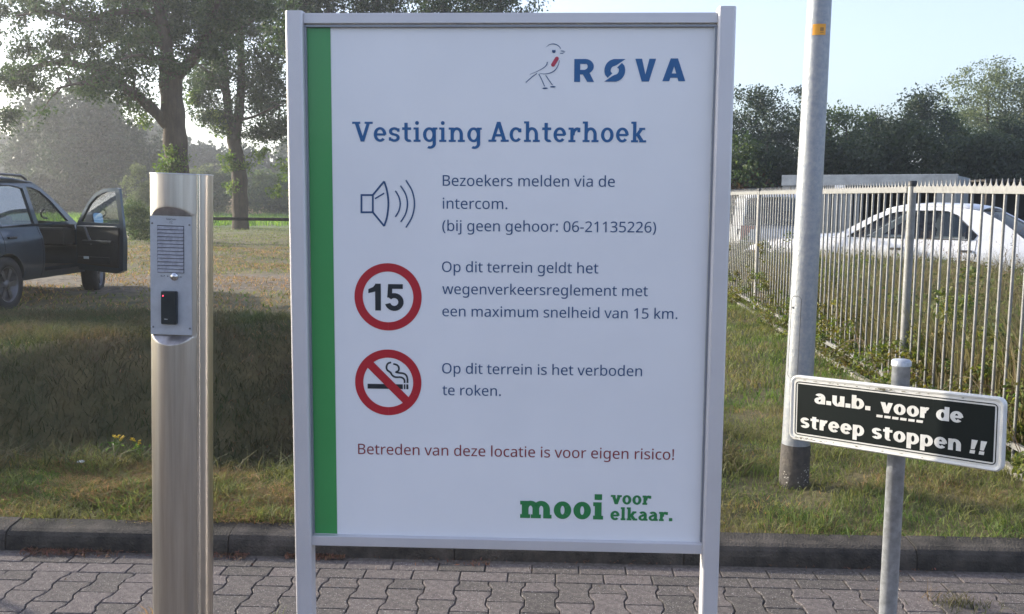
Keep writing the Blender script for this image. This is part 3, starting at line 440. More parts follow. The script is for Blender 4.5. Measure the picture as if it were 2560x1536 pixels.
def ring(cx, cy_, rx, ry, tx, ty, a0, a1, n=None):
    """part of an elliptical ring, degrees, as quads"""
    n = n or max(3, int(abs(a1 - a0) / 12))
    P = []
    for i in range(n):
        q = []
        for j in (i, i + 1):
            a = R(a0 + (a1 - a0) * j / n)
            q.append(((cx + rx * math.cos(a), cy_ + ry * math.sin(a)), (cx + (rx - tx) * math.cos(a), cy_ + (ry - ty) * math.sin(a))))
        P.append([q[0][0], q[1][0], q[1][1], q[0][1]])
    return P
def rect(x0, y0, x1, y1):
    return [[(x0, y0), (x1, y0), (x1, y1), (x0, y1)]]
def slant(x0, y0, x1, y1, w):
    """slanting stroke of horizontal width w, centred on its ends"""
    return [[(x0 - w / 2, y0), (x0 + w / 2, y0), (x1 + w / 2, y1), (x1 - w / 2, y1)]]
def glyph(c, w, th, slab, sh, cap=1.38, rx=0.5, asc=1.42):
    """stroke-built letter, x-height 1: w stem, th thin stroke, slab overhang, sh slab height -> polygons, width"""
    P = []
    s = slab
    foot = lambda x0, x1: rect(x0 - s, 0, x1 + s, sh) if s else []
    head = lambda x0, x1, y: rect(x0 - s, y - sh, x1, y) if s else []
    if c == 'o':
        return ring(rx, .5, rx, .5 + .015, w, th, 0, 360), 2 * rx
    if c == 'e':
        return ring(rx, .5, rx, .515, w, th, -2, 318) + rect(w * .8, .5 - th * .45, 2 * rx - w * .35, .5 + th * .45), 2 * rx
    if c == 'c':
        P = ring(rx, .5, rx, .515, w, th, 42, 322)
        if s:
            P += rect(2 * rx - w * .95 - .06, .66, 2 * rx - .06, .93)
        return P, 2 * rx - .04
    if c == 's':
        q = rx * .86; ry = (1 + th) / 4
        P = ring(q, 1 - ry + .01, q * .97, ry, w * .95, th, 25, 270) + ring(q, ry - .01, q, ry, w * .95, th, 90, -155)
        if s:
            P += rect(2 * q - w * .8, .70, 2 * q - w * .05, .93) + rect(.0, .07, w * .75, .31)
        return P, 2 * q
    if c in 'nhmr':
        x = s
        P = rect(x, 0, x + w, asc if c == 'h' else 1) + foot(x, x + w) + head(x, x + w, asc if c == 'h' else 1)
        if c == 'r':
            q = rx * .95
            P += ring(x + w * .3 + q, .45, q, .565, w, th * 1.15, 72, 178)
            if s:
                P += rect(x + w * .3 + q * 1.02, .68, x + w * .3 + q * 1.02 + w * .85, .99)
            return P, x + w * .3 + q * 1.02 + (w * .85 if s else w * .3)
        k = 2 if c == 'm' else 1
        q = rx * (.97 if k == 2 else .97)
        for i in range(k):
            x2 = x + 2 * q - w * (1 if k == 1 else .92)
            P += ring((x + x2 + w) / 2 - w * 0, .52, (x2 + w - x) / 2, .5, w, th * 1.1, 0, 165)
            P += rect(x2, 0, x2 + w, .53) + (foot(x2, x2 + w) if not (s and w > .3 and i == k - 1) else rect(x2, 0, x2 + w + s, sh))
            x = x2
        return P, x + w + s
    if c == 'u':
        x2 = 2 * rx - w
        P = rect(0, .48, w, 1) + rect(x2, 0, x2 + w, 1) + ring(rx - w * .12, .48, rx - w * .12, .5, w, th * 1.1, 180, 350)
        return P, 2 * rx
    if c in 'bdpqg':
        x2 = 2 * rx
        left = c in 'bp'
        cx = rx + (s if left else 0)
        P = ring(cx, .5, rx, .515, w, th, 0, 360)
        sx = s if left else 2 * rx - w * .95
        y0, y1 = (0, asc) if c in 'bd' else (-.42, 1)
        if c == 'g':
            y0 = -.12
            P += ring(sx + w - rx * .92, -.12, rx * .92, .36, w, th, -120, 0)
        P += rect(sx, y0, sx + w, y1)
        if s:
            if c in 'bp':
                P += rect(sx - s, y1 - sh, sx, y1)
            if c == 'p':
                P += foot(sx, sx + w)
            if c == 'g':
                P += rect(sx + w, 1 - sh, sx + w + s * .8, 1)
        return P, x2 + (s if left else (s * .6 if c == 'g' else 0))
    if c == 'a':
        q = rx * .9
        P = rect(2 * q - w, 0, 2 * q, .66) + ring(q, .62, q, .395, w, th * 1.05, 0, 148) + ring(q * .9, .305, q * .92, .32, w * .95, th * .9, 55, 360 - 55 + 40)
        P += rect(q * .8, .52, 2 * q - w * .5, .52 + th * .8)
        if s:
            P += rect(2 * q, 0, 2 * q + s * .9, sh)
        return P, 2 * q + s * .9
    if c in 'il':
        x = s
        h = 1 if c == 'i' else asc
        P = rect(x, 0, x + w, h) + foot(x, x + w) + head(x, x + w, h)
        if c == 'i':
            if w > .3:
                P += rect(x - .02, 1.14, x + w + .02, 1.47)
            else:
                P += ring(x + w / 2, 1.31, .135, .135, .134, .134, 0, 360)
        return P, x + w + s
    if c == 't':
        x = .16
        P = rect(x, .25, x + w, min(1.32, asc - .08)) + rect(x - .16, 1 - th * 1.0, x + w + .24, 1)
        P += ring(x + .34, .27, .34, .285, w, th, 180, 300)
        return P, x + w + .24
    if c == 'k':
        x = s
        P = rect(x, 0, x + w, asc) + head(x, x + w, asc) + foot(x, x + w)
        P += slant(x + w * 1.0, .42, x + w + .42, 1, w * 1.15) + slant(x + w * 1.2 + .42, 0, x + w * .6 + .16, .58, w * 1.25)
        if s:
            P += rect(x + w + .2, 1 - sh, x + w + .62, 1) + rect(x + w + .22, 0, x + w * 1.2 + .66, sh)
        return P, x + w * 1.2 + .42 + w * .6 + s * .5
    if c == 'v':
        h = rx * 1.02
        P = slant(h, 0, w * .5, 1, w * 1.08) + slant(h, 0, 2 * h - w * .5, 1, w * 1.08)
        if s:
            P += rect(-s, 1 - sh, w + s * .9, 1) + rect(2 * h - w - s * .9, 1 - sh, 2 * h + s, 1)
        return P, 2 * h + (s * .5 if s else 0)
    if c == 'V':
        h = .62
        P = slant(h, 0, w * .75, cap, w * 1.15) + slant(h, 0, 2 * h - w * .75, cap, w * 1.0) + rect(-s + .02, cap - sh, w + s + .1, cap) + rect(2 * h - w - s - .1, cap - sh, 2 * h + s - .02, cap)
        return P, 2 * h
    if c == 'A':
        h = .62
        P = slant(w * .75, 0, h, cap, w * 1.0) + slant(2 * h - w * .75, 0, h, cap, w * 1.15) + rect(.32, .36, 2 * h - .32, .36 + th)
        P += rect(-s + .02, 0, w + s + .1, sh) + rect(2 * h - w - s - .1, 0, 2 * h + s - .02, sh)
        return P, 2 * h
    if c == '.':
        return rect(0, 0, w * 1.1, w * 1.05), w * 1.1
    return [], 0

def polys_mesh(name, polys, z, m, parent, fn=None, step=0.00003):
    """flat polygons printed one a hair above another so none share a plane"""
    b = MB()
    for i, p in enumerate(polys):
        zz = z + step * (i % 12)
        q = [(fn(a) if fn else a) for a in p]
        ar = sum(q[k][0] * q[(k + 1) % len(q)][1] - q[(k + 1) % len(q)][0] * q[k][1] for k in range(len(q)))
        if ar < 0:
            q = q[::-1]
        b.add([(x, -zz, y) for x, y in q], [tuple(range(len(q)))])
    return b.build(name, m, parent)

def stroke_text(txt, u0, v0, u1, xh, z, m, parent, w=.2, th=.16, slab=0.0, sh=.14, gap=.16, space=.5, rx=.5, name='lettering', shear=0.0, asc=1.42):
    polys, x = [], 0.0
    ext = []
    for ch in txt:
        if ch == ' ':
            x += space
            continue
        P, adv = glyph(ch, w, th, slab, sh, rx=rx, asc=asc)
        for p in P:
            q = [(a + x, b) for a, b in p]
            ext += [a for a, b in q]
            polys.append(q)
        x += adv + gap
    lo, hi = min(ext), max(ext)
    k = (u1 - u0) / (hi - lo)
    fn = lambda a: (u0 + (a[0] - lo) * k + shear * a[1] * xh, v0 + a[1] * xh)
    return polys_mesh(name, polys, z, m, parent, fn)

def stroke_path(pts, w, closed=False):
    """flat line of width w with mitred joints -> quads"""
    P = [np.array(p, float) for p in pts]
    n = len(P)
    L, Rr = [], []
    w = np.broadcast_to(w, (n,))
    for i in range(n):
        a = P[(i - 1) % n] if (closed or i > 0) else P[i]
        b = P[(i + 1) % n] if (closed or i < n - 1) else P[i]
        d1 = P[i] - a; d2 = b - P[i]
        d1 = d1 / (np.linalg.norm(d1) + 1e-12) if np.linalg.norm(d1) > 0 else d2 / np.linalg.norm(d2)
        d2 = d2 / (np.linalg.norm(d2) + 1e-12) if np.linalg.norm(d2) > 0 else d1
        t = d1 + d2; t /= np.linalg.norm(t) + 1e-12
        nv = np.array([-t[1], t[0]])
        k = 1 / max(.4, float(nv @ np.array([-d1[1], d1[0]])))
        L.append(tuple(P[i] + nv * w[i] / 2 * k)); Rr.append(tuple(P[i] - nv * w[i] / 2 * k))
    out = []
    for i in range(n if closed else n - 1):
        j = (i + 1) % n
        out.append([Rr[i], Rr[j], L[j], L[i]])
    return out
def spl(pts, n=5):
    return [tuple(p) for p in smoothpath(pts, n)]

def rrect(x0, y0, x1, y1, r, n=6):
    P = []
    for cx, cyy, a in ((x1 - r, y1 - r, 0), (x0 + r, y1 - r, 90), (x0 + r, y0 + r, 180), (x1 - r, y0 + r, 270)):
        for i in range(n + 1):
            t = R(a + 90 * i / n)
            P.append((cx + r * math.cos(t), cyy + r * math.sin(t)))
    return P

# ================================================================== SETTING
def sstep(a, b, x):
    t = np.clip((x - a) / (b - a), 0, 1)
    return t * t * (3 - 2 * t)
def wob(x, y, s, seed=0.0):
    return (np.sin(x * s + seed) * np.cos(y * s * 1.3 + seed * 2) + 0.5 * np.sin(x * s * 2.3 + y * s * 1.9 + seed * 3) + .3 * np.sin(x * s * 4.1 - y * s * 3.7 + seed)) / 1.8
KS = -0.0322                                     # the kerb runs slightly towards the camera on the right
def kerb_y(x):
    return 4.05 + KS * x
def gh(x, y):
    """height of the ground behind the kerb"""
    x = np.asarray(x, float); y = np.asarray(y, float)
    z = 0.1 + 0.022 * wob(x, y, 1.7) + 0.012 * wob(x, y, 5.0, 2)
    z = z - 0.03 * (1 - sstep(0.15, 0.6, y - kerb_y(np.clip(x, -30, 30))))
    side = 1 - sstep(-0.9, 0.7, x + 0.0 * y)
    e = 5.02 + 0.10 * np.sin(x * 1.9 + 1) + 0.05 * np.sin(x * 5.3)
    crest = np.clip(12.0 + (x + 3.15) * 2.0, 8.3, 12.3) + 0.18 * np.sin(x * 2.3) + .1 * np.sin(x * 5.1 + 1)
    d = sstep(e, e + 2.1, y) * (1 - sstep(crest - 3.1, crest + .25, y))
    z = z - side * d * (1.55 + 0.12 * wob(x, y, 1.1, 4))
    z = z - side * 0.09 * sstep(9, 13, y)
    z = z + 0.05 * wob(x, y, 0.35, 1) * sstep(9, 14, y) * (1 - sstep(60, 90, y))
    return z
def gravel(x, y):
    g = sstep(-0.05, 0.35, wob(x * 0.5, y, 0.55, 3) - np.abs(y - 18.5 - 0.12 * (x + 7)) * 0.14 + 0.35)
    return g * (1 - sstep(-1.5, 0.0, x))

def graded(lo, hi, step, far, k=1.22):
    v = list(np.arange(lo, hi + 1e-6, step))
    s = step
    while v[-1] < far:
        s *= k
        v.append(v[-1] + s)
    s = step
    w = [v[0]]
    while w[-1] > -far and lo < 0:
        s *= k
        w.append(w[-1] - s)
    return np.array(w[1:][::-1] + v)
m_ground = mat('ground_grass', (0.165, 0.125, 0.05), 0.95, var=.3, scale=1.3, bump=1.0, bscale=26, col2=(0.045, 0.05, 0.018), detail=9)
# gravel and far-meadow mix through a point attribute of what the ground is made of
nt = m_ground.node_tree
N_, L_ = nt.nodes, nt.links
at_ = N_.new('ShaderNodeAttribute'); at_.attribute_name = 'soil'
mxg = N_.new('ShaderNodeMix'); mxg.data_type = 'RGBA'
src = N_['Principled BSDF'].inputs['Base Color'].links[0].from_socket
tcg = N_.new('ShaderNodeTexCoord')
ng = N_.new('ShaderNodeTexNoise'); ng.inputs['Scale'].default_value = 9; ng.inputs['Detail'].default_value = 10
L_.new(tcg.outputs['Object'], ng.inputs['Vector'])
rg = N_.new('ShaderNodeValToRGB')
rg.color_ramp.elements[0].color = (0.06, 0.05, 0.03, 1); rg.color_ramp.elements[1].color = (0.19, 0.15, 0.105, 1)
rg.color_ramp.elements[0].position = .35; rg.color_ramp.elements[1].position = .65
L_.new(ng.outputs['Fac'], rg.inputs[0])
sep = N_.new('ShaderNodeSeparateColor')
L_.new(at_.outputs['Color'], sep.inputs[0])
L_.new(sep.outputs[0], mxg.inputs['Factor'])
L_.new(src, mxg.inputs[6]); L_.new(rg.outputs[0], mxg.inputs[7])
mx2 = N_.new('ShaderNodeMix'); mx2.data_type = 'RGBA'
L_.new(sep.outputs[1], mx2.inputs['Factor'])
L_.new(mxg.outputs[2], mx2.inputs[6]); mx2.inputs[7].default_value = (0.10, 0.15, 0.035, 1)
L_.new(mx2.outputs[2], N_['Principled BSDF'].inputs['Base Color'])

xs = graded(-13, 6, 0.13, 620)
ys = graded(4.05, 20, 0.12, 640)
XX, YY = np.meshgrid(xs, ys)
YK = np.where(YY < 4.3, YY + (kerb_y(np.clip(XX, -30, 30)) - 4.05) + 0.14, np.maximum(YY, kerb_y(np.clip(XX, -30, 30)) + 0.2))
YY = YK
ZZ = gh(XX, YY)
nx, ny = len(xs), len(ys)
idx = np.arange(nx * ny).reshape(ny, nx)
F = np.stack([idx[:-1, :-1], idx[:-1, 1:], idx[1:, 1:], idx[1:, :-1]], -1).reshape(-1, 4)
me = npmesh('ground', np.stack([XX, YY, ZZ], -1).reshape(-1, 3), F, m_ground, True)
ca = me.color_attributes.new('soil', 'FLOAT_COLOR', 'POINT')
colr = np.zeros((nx * ny, 4), np.float32)
colr[:, 0] = gravel(XX, YY).ravel()
colr[:, 1] = (sstep(40, 60, YY) * 0.85).ravel()
colr[:, 3] = 1
ca.data.foreach_set('color', colr.ravel())
link('ground', me, kind='structure')

# bed under the paving (sand in the joints), reaching behind the camera
m_bed = mat('joint_sand', (0.075, 0.066, 0.056), 0.95, var=.3, scale=30, bump=.6, bscale=90)
b = MB()
b.add([(-600, -600, -.0088), (600, -600, -.0088), (600, 4.05 - 600 * 0, -.011), (-600, 4.05, -.011)], [(0, 1, 2, 3)])
b.v = [(-60, -600, -.0088), (60, -600, -.0088), (60, kerb_y(60) - .0, -.0088), (-60, kerb_y(-60), -.0088)]
bed = b.build('pavement', m_bed, kind='structure')

# paving stones
m_stone = mat('concrete_stone', (0.185, 0.160, 0.145), 0.92, var=.2, scale=38, bump=1.0, bscale=150, col2=(0.078, 0.070, 0.066), objrand=.22, detail=10, spec=.3)
def specks(m, scale, thr, col):
    N, L = m.node_tree.nodes, m.node_tree.links
    b = N['Principled BSDF']
    src = b.inputs['Base Color'].links[0].from_socket
    tc = N.new('ShaderNodeTexCoord'); nz = N.new('ShaderNodeTexNoise'); nz.inputs['Scale'].default_value = scale; nz.inputs['Detail'].default_value = 1
    oi = N.new('ShaderNodeObjectInfo'); ad = N.new('ShaderNodeVectorMath'); ad.operation = 'ADD'
    L.new(tc.outputs['Object'], ad.inputs[0]); L.new(oi.outputs['Location'], ad.inputs[1]); L.new(ad.outputs[0], nz.inputs['Vector'])
    rp = N.new('ShaderNodeValToRGB'); rp.color_ramp.elements[0].position = thr; rp.color_ramp.elements[1].position = thr + .05
    mx = N.new('ShaderNodeMix'); mx.data_type = 'RGBA'
    L.new(nz.outputs['Fac'], rp.inputs[0]); L.new(rp.outputs[0], mx.inputs['Factor']); L.new(src, mx.inputs[6])
    mx.inputs[7].default_value = (*col, 1); L.new(mx.outputs[2], b.inputs['Base Color'])
specks(m_stone, 170, .66, (.42, .40, .37))
KD = np.array([1, KS]) / math.hypot(1, KS)       # along the kerb
KN = np.array([KS, -1]) / math.hypot(1, KS)      # away from the kerb, towards the camera
def kpt(s, t, z=0.0):
    p = np.array([0, 4.05]) + KD * s + KN * t
    return (p[0], p[1], z)
def stone_mesh(name, outline, inset=.0024, depth=.0085):
    P = np.array(outline, float)
    n = len(P)
    L_in = []
    for i in range(n):
        a, c, d = P[i - 1], P[i], P[(i + 1) % n]
        e1 = (c - a) / np.linalg.norm(c - a); e2 = (d - c) / np.linalg.norm(d - c)
        n1 = np.array([-e1[1], e1[0]]); n2 = np.array([-e2[1], e2[0]])
        q = n1 + n2; q /= max(.3, q @ n1) * 1.0
        L_in.append((q, c))
    lo = [c + q * .0012 for q, c in L_in]
    mid = [c + q * (.0012 + inset * .5) for q, c in L_in]
    hi = [c + q * (.0012 + inset * 1.6) for q, c in L_in]
    V = [(p[0], p[1], -depth) for p in lo] + [(p[0], p[1], -.0035) for p in mid] + [(p[0], p[1], 0) for p in hi]
    F = [tuple(range(2 * n, 3 * n))]
    for k in (0, n):
        F += [(k + i, k + (i + 1) % n, k + (i + 1) % n + n, k + i + n) for i in range(n)]
    me = bpy.data.meshes.new(name)
    me.from_pydata(V, [], F)
    me.materials.append(m_stone)
    me.update()
    return me
FL, WT, HH = .0755, .0600, .1
Hout = [(-FL, -HH), (FL, -HH), (FL, -HH + .033), (WT, -HH + .067), (WT, HH - .067), (FL, HH - .033), (FL, HH), (-FL, HH), (-FL, HH - .033), (-WT, HH - .067), (-WT, -HH + .067), (-FL, -HH + .033)]
me_H = stone_mesh('paving_stone', Hout)
me_B = stone_mesh('brick', [(-.1, -.05), (.1, -.05), (.1, .05), (-.1, .05)])
ang = math.atan(KS)
rest_v, rest_f = [], []
def lay(me, s, t, single=True, name='paving_stone'):
    x, y, _ = kpt(s, t)
    z = random.uniform(-.002, .0005)
    rx, ry, rz = random.gauss(0, .004), random.gauss(0, .004), ang + random.gauss(0, .006)
    if single:
        o = link(name, me, bed)
        o.location = (x, y, z)
        o.rotation_euler = (rx, ry, rz)
    else:
        M = Matrix.Translation((x, y, z)) @ Matrix.Rotation(rz, 4, 'Z')
        n = len(rest_v)
        rest_v.extend([tuple(M @ v.co) for v in me.vertices])
        rest_f.extend([tuple(i + n for i in p.vertices) for p in me.polygons])
nsing = 0
for r_ in range(2):
    for i in range(-24, 26):
        s = i * .2 + r_ * .1
        if abs(s) < 5.2:
            lay(me_B, s, .035 + .05 + r_ * .1, abs(s) < 2.5, 'brick')
pc = FL + WT
for i in range(-40, 41):
    for j in range(-1, 21):
        t = .235 + HH + j * .2 + (HH if i % 2 else 0)
        s = i * pc
        if t - HH < .2:
            continue
        y = kpt(s, t)[1]
        near = y > 3.30 and abs(s) < y * .575
        if j < 21:
            lay(me_H, s, t, near)
            nsing += near
# half stones that close the pattern against the brick course
half = [(-FL, -HH), (FL, -HH), (FL, -HH + .033), (WT, -.1 + .067), (WT, .0), (-WT, .0), (-WT, -HH + .067), (-FL, -HH + .033)]
me_h = stone_mesh('half_stone', [(-x, -y - HH * .0) for x, y in half][::1])
me_h2 = stone_mesh('half_stone', half)
for i in range(-40, 41):
    if i % 2:
        lay(me_h2, i * pc, .235 + .0, abs(i * pc) < 2.3, 'half_stone')
me = bpy.data.meshes.new('paving_stones_nearer')
me.from_pydata(rest_v, [], rest_f); me.materials.append(m_stone); me.update()
link('paving_stones', me, bed, kind='stuff')
# narrow strip of mortar and grit at the foot of the kerb
m_grit = mat('grit', (0.17, 0.15, 0.13), 0.95, var=.3, scale=50, bump=.8, bscale=200, col2=(.07, .06, .05))
b = MB(); b.add([kpt(-6, 0, -.004), kpt(-6, .034, -.006), kpt(6, .034, -.006), kpt(6, 0, -.004)], [(0, 1, 2, 3)])
b.build('grit_strip', m_grit, bed, kind='stuff')

# kerb
m_kerb = mat('kerb_concrete', (0.105, 0.092, 0.078), 0.95, var=.25, scale=9, bump=1.0, bscale=110, col2=(0.034, 0.032, 0.029), objrand=.12, spec=.25, detail=8)
kerb = bpy.data.objects.new('kerb', None); COL.objects.link(kerb); kerb['kind'] = 'structure'
b = MB()
prof = [(0.0, -.03), (-.004, .040), (-.011, .064), (-.024, .080), (-.046, .088), (-.15, .097), (-.15, -.03)]
P = [(0, -y, z) for y, z in prof] + [(.996, -y, z) for y, z in prof]
n = len(prof)
b.add(P, [tuple(range(n)), tuple(range(n, 2 * n))[::-1]] + [(i, i + n, (i + 1) % n + n, (i + 1) % n) for i in range(n)])
kme = b.build('kerbstone', m_kerb, kerb)
kfirst = True
for i in range(-6, 6):
    o = kme if kfirst else kme.copy()
    if not kfirst:
        COL.objects.link(o)
    kfirst = False
    x, y, z = kpt(i * 1.0 - .24, 0)
    o.location = (x, y, random.uniform(-.003, .003)); o.rotation_euler = (0, 0, ang + random.gauss(0, .002))
    o.rotation_euler.z = ang

# ================================================================== GRASS
m_grass = mat('grass_blades', (0.085, 0.155, 0.036), 0.75, var=.3, scale=1.8, col2=(0.175, 0.155, 0.062), island=.4, trans=.35, detail=8)
m_dry = mat('dry_grass', (0.33, 0.25, 0.12), 0.85, var=.3, scale=4, col2=(0.15, 0.095, 0.05), island=.45, trans=.4)
m_grass_dark = mat('bank_grass', (0.06, 0.09, 0.03), 0.85, var=.3, scale=1.1, col2=(0.115, 0.085, 0.045), island=.4, trans=.25, detail=8)
def scatter(n, x0, x1, y0, y1, keep=None):
    x = rng.uniform(x0, x1, n); y = rng.uniform(y0, y1, n)
    k = y > kerb_y(x) + .135
    if keep is not None:
        k &= keep(x, y)
    x, y = x[k], y[k]
    return np.stack([x, y, gh(x, y) - .005], 1)
def clump(x, y, s, th, seed=0):
    return wob(x, y, s, seed) + rng.normal(0, .25, len(x)) > th
def lawn(name, sets, m):
    VV, FF, n = [], [], 0
    for P, h, w, ln in sets:
        V, F = blades(P, h * rng.uniform(.5, 1.3, len(P)), w, ln)
        VV.append(V); FF.append(F + n); n += len(V)
    return link(name, npmesh(name, np.concatenate(VV), np.concatenate(FF), m), kind='stuff')
verge = scatter(26000, -3.4, -.4, 4.1, 5.3)
verge_r = scatter(44000, -.4, 3.4, 4.0, 7.0, lambda x, y: clump(x, y, 3.0, -.55))
lawn_r = scatter(34000, .8, 4.6, 7.0, 17.0)
lot = scatter(60000, -30, 1, 12.6, 56, lambda x, y: (gravel(x, y) + rng.normal(0, .3, len(x)) < .45))
overk = np.concatenate([scatter(5600, -3.2, 3.2, 4.08, 4.5, lambda x, y: clump(x, y, 6, .25, 5))])
vh = lambda P, b: b * (.75 + .9 * np.clip(wob(P[:, 0], P[:, 1], 5.5, 7) + .1, 0, 1))
lawn('grass', [(lot, .06, .026, .9), (verge, vh(verge, .055), .0045, .9), (verge_r, vh(verge_r, .055), .0045, .8), (lawn_r, .075, .009, .7), (overk, .085, .004, .8)], m_grass)
dry1 = scatter(42000, -3.4, -.4, 4.1, 5.3, lambda x, y: clump(x, y, 4.0, -.25, 3))
dry2 = scatter(19000, .3, 3.4, 4.0, 7.0, lambda x, y: clump(x, y, 4.0, .3, 6))
dry3 = scatter(9000, .8, 4.6, 7.0, 17.0, lambda x, y: clump(x, y, 1.4, .4, 6))
dry4 = scatter(60000, -20, 1, 9.5, 32, lambda x, y: clump(x, y, 1.0, -.15, 1))
lawn('dry_grass', [(dry1, .045, .004, 1.7), (dry2, .04, .004, 1.5), (dry3, .06, .008, 1.1), (dry4, .06, .016, 1.3)], m_dry)
bank = scatter(80000, -8, 1.3, 5.0, 12.8)
lawn('bank_grass', [(bank, .13, .009, .9)], m_grass_dark)
far = np.stack([rng.uniform(-40, 12, 16000), rng.uniform(58, 92, 16000)], 1)
far = np.column_stack([far, gh(far[:, 0], far[:, 1])])
m_mead = mat('meadow_grass', (0.13, 0.22, 0.045), 0.8, var=.2, scale=.3, island=.3, trans=.4)
lawn('meadow_grass', [(far, .45, .09, .5)], m_mead)
m_reed = mat('reeds', (0.36, 0.27, 0.2), 0.85, var=.2, scale=.5, col2=(.2, .19, .1), island=.3, trans=.4)
rd = np.stack([rng.uniform(-75, 20, 15000), rng.uniform(108, 128, 15000)], 1)
rd = np.column_stack([rd, gh(rd[:, 0], rd[:, 1])])
lawn('reeds', [(rd, 1.9, .12, .25)], m_reed)

# leaf litter and straw along the kerb
m_lit = mat('leaf_litter', (0.22, 0.11, 0.06), 0.9, var=.3, scale=20, col2=(.09, .05, .03), island=.4)
def litter(name, n, s0, s1, t0, t1, size, m):
    s = rng.uniform(s0, s1, n); t = t0 + (t1 - t0) * rng.beta(1.2, 2.4, n)
    k = np.sin(s * 5.1) + rng.normal(0, .5, n) > -.2
    s, t = s[k], t[k]
    C = np.array([kpt(a, c, .004 + abs(random.gauss(0, .004))) for a, c in zip(s, t)])
    V, F = leaf_quads(C, size * rng.uniform(.5, 1.5, len(C)), .22, up=3, fold=.06)
    V[:, 2] = np.maximum(V[:, 2], .0015)
    return V, F
VV, FF, n = [], [], 0
for a in ((1500, -2.15, -1.15, .0, .10), (500, -.98, -.72, .0, .06), (700, -.42, -.08, .01, .11), (160, -.7, 2.5, .0, .05), (60, -2, 2.5, .0, .6)):
    V, F = litter('x', *a, .02, m_lit)
    VV.append(V); FF.append(F + n); n += len(V)
link('leaf_litter', npmesh('leaf_litter', np.concatenate(VV), np.concatenate(FF), m_lit), kind='stuff')

# ================================================================== BIG INFORMATION SIGN
m_alu = mat('anodised_frame', (0.68, 0.66, 0.67), 0.42, metal=.3, var=.03, scale=3, bump=.05, bscale=400)
m_bead = mat('frame_bead', (0.30, 0.32, 0.36), 0.35, metal=.3, var=.03, scale=3)
m_panel = mat('sign_white', (0.90, 0.895, 0.90), 0.22, var=.022, scale=1.6, coat=.25)
m_green = mat('sign_green', (0.06, 0.33, 0.095), 0.3, var=.03, scale=3, coat=.2)
m_green2 = mat('print_green', (0.035, 0.24, 0.075), 0.35, var=.03, scale=3)
m_blue = mat('print_blue', (0.018, 0.12, 0.31), 0.35, var=.03, scale=3)
m_navy = mat('print_navy', (0.026, 0.082, 0.20), 0.35, var=.03, scale=3)
m_red = mat('print_red', (0.50, 0.022, 0.035), 0.35, var=.03, scale=3)
m_maroon = mat('print_dark_red', (0.26, 0.03, 0.035), 0.35, var=.03, scale=3)
m_char = mat('print_charcoal', (0.022, 0.028, 0.035), 0.35, var=.03, scale=3)
SX, SY, SZ = -0.5728, 2.7579, 0.5718
PW, PH = 1.1323, 1.4682
sign = empty('information_sign', (SX, SY, 0), -0.043, 'large white information sign with green left band in a grey metal frame between two posts', 'sign')
sign.rotation_euler = (0.002, -0.0036, -0.043)
def bev_post(x0, x1, y0, y1, z0, z1, r=.008, name='post'):
    b = MB()
    b.prism(rrect(x0, y0, x1, y1, r, 4), z0, z1 - .002)
    b.prism([(x * 1.0, y * 1.0) for x, y in rrect(x0 + .0015, y0 + .0015, x1 - .0015, y1 - .0015, r - .001, 4)], z1 - .002, z1)
    o = b.build(name, m_alu, sign)
    return o
bev_post(-.0557, -.0068, -.030, .026, -.3, SZ + 1.5035)
bev_post(1.1355, 1.1835, -.030, .026, -.3, SZ + 1.513)
MB().box(-.0066, 1.1353, -.016, .022, SZ + 1.4705, SZ + 1.4985, b=.0015).build('top_rail', m_alu, sign)
MB().box(-.0066, 1.1353, -.018, .022, SZ - .0305, SZ - .0010, b=.0015).build('bottom_rail', m_alu, sign)
b = MB()
b.box(-.0066, 1.1353, -.010, .0, SZ + 1.4620, SZ + 1.4675)
b.box(-.0066, -.0015, -.010, .0, SZ + .002, SZ + 1.4612)
b.box(1.1300, 1.1353, -.010, .0, SZ + .002, SZ + 1.4612)
b.build('bead', m_bead, sign)
panel = MB().box(-.0014, 1.1299, .001, .016, SZ - .0008, SZ + 1.4650).build('panel', m_panel, sign)
Z0 = -0.0008    # printed layers start in front of the panel face (y = +.001)
def P_(polys, m, name='print', z=.0):
    return polys_mesh(name, [[(a, c + SZ) for a, c in p] for p in polys], z, m, panel)
P_([[(-.0013, .0006), (.0645, .0006), (.0645, 1.4615), (-.0013, 1.4615)]], m_green, 'green_band')
for txt, u0, v0, u1, mm in (('Bezoekers melden via de', .3794, 1.0248, .8646, m_navy), ('intercom.', .3794, .9604, .5628, m_navy), ('(bij geen gehoor: 06-21135226)', .3781, .8976, .9827, m_navy),
        ('Op dit terrein geldt het', .3771, .7806, .8224, m_navy), ('wegenverkeersreglement met', .3779, .7172, .9637, m_navy), ('een maximum snelheid van 15 km.', .3779, .6530, 1.0488, m_navy),
        ('Op dit terrein is het verboden', .3769, .4866, .9521, m_navy), ('te roken.', .3777, .4228, .5473, m_navy), ('Betreden van deze locatie is voor eigen risico!', .1295, .2432, 1.0493, m_maroon)):
    sans_text(txt, u0, v0 + SZ, u1, 0.0, mm, panel, 'text_line')
# heading in slab letters
stroke_text('Vestiging', .1227, 1.1475 + SZ, .4895, .0400, 0, m_blue, panel, w=.235, th=.175, slab=.13, sh=.145, gap=.17, name='heading', rx=.45)
stroke_text('Achterhoek', .5083, 1.1485 + SZ, .9495, .0400, 0, m_blue, panel, w=.235, th=.175, slab=.13, sh=.145, gap=.17, name='heading', rx=.45)
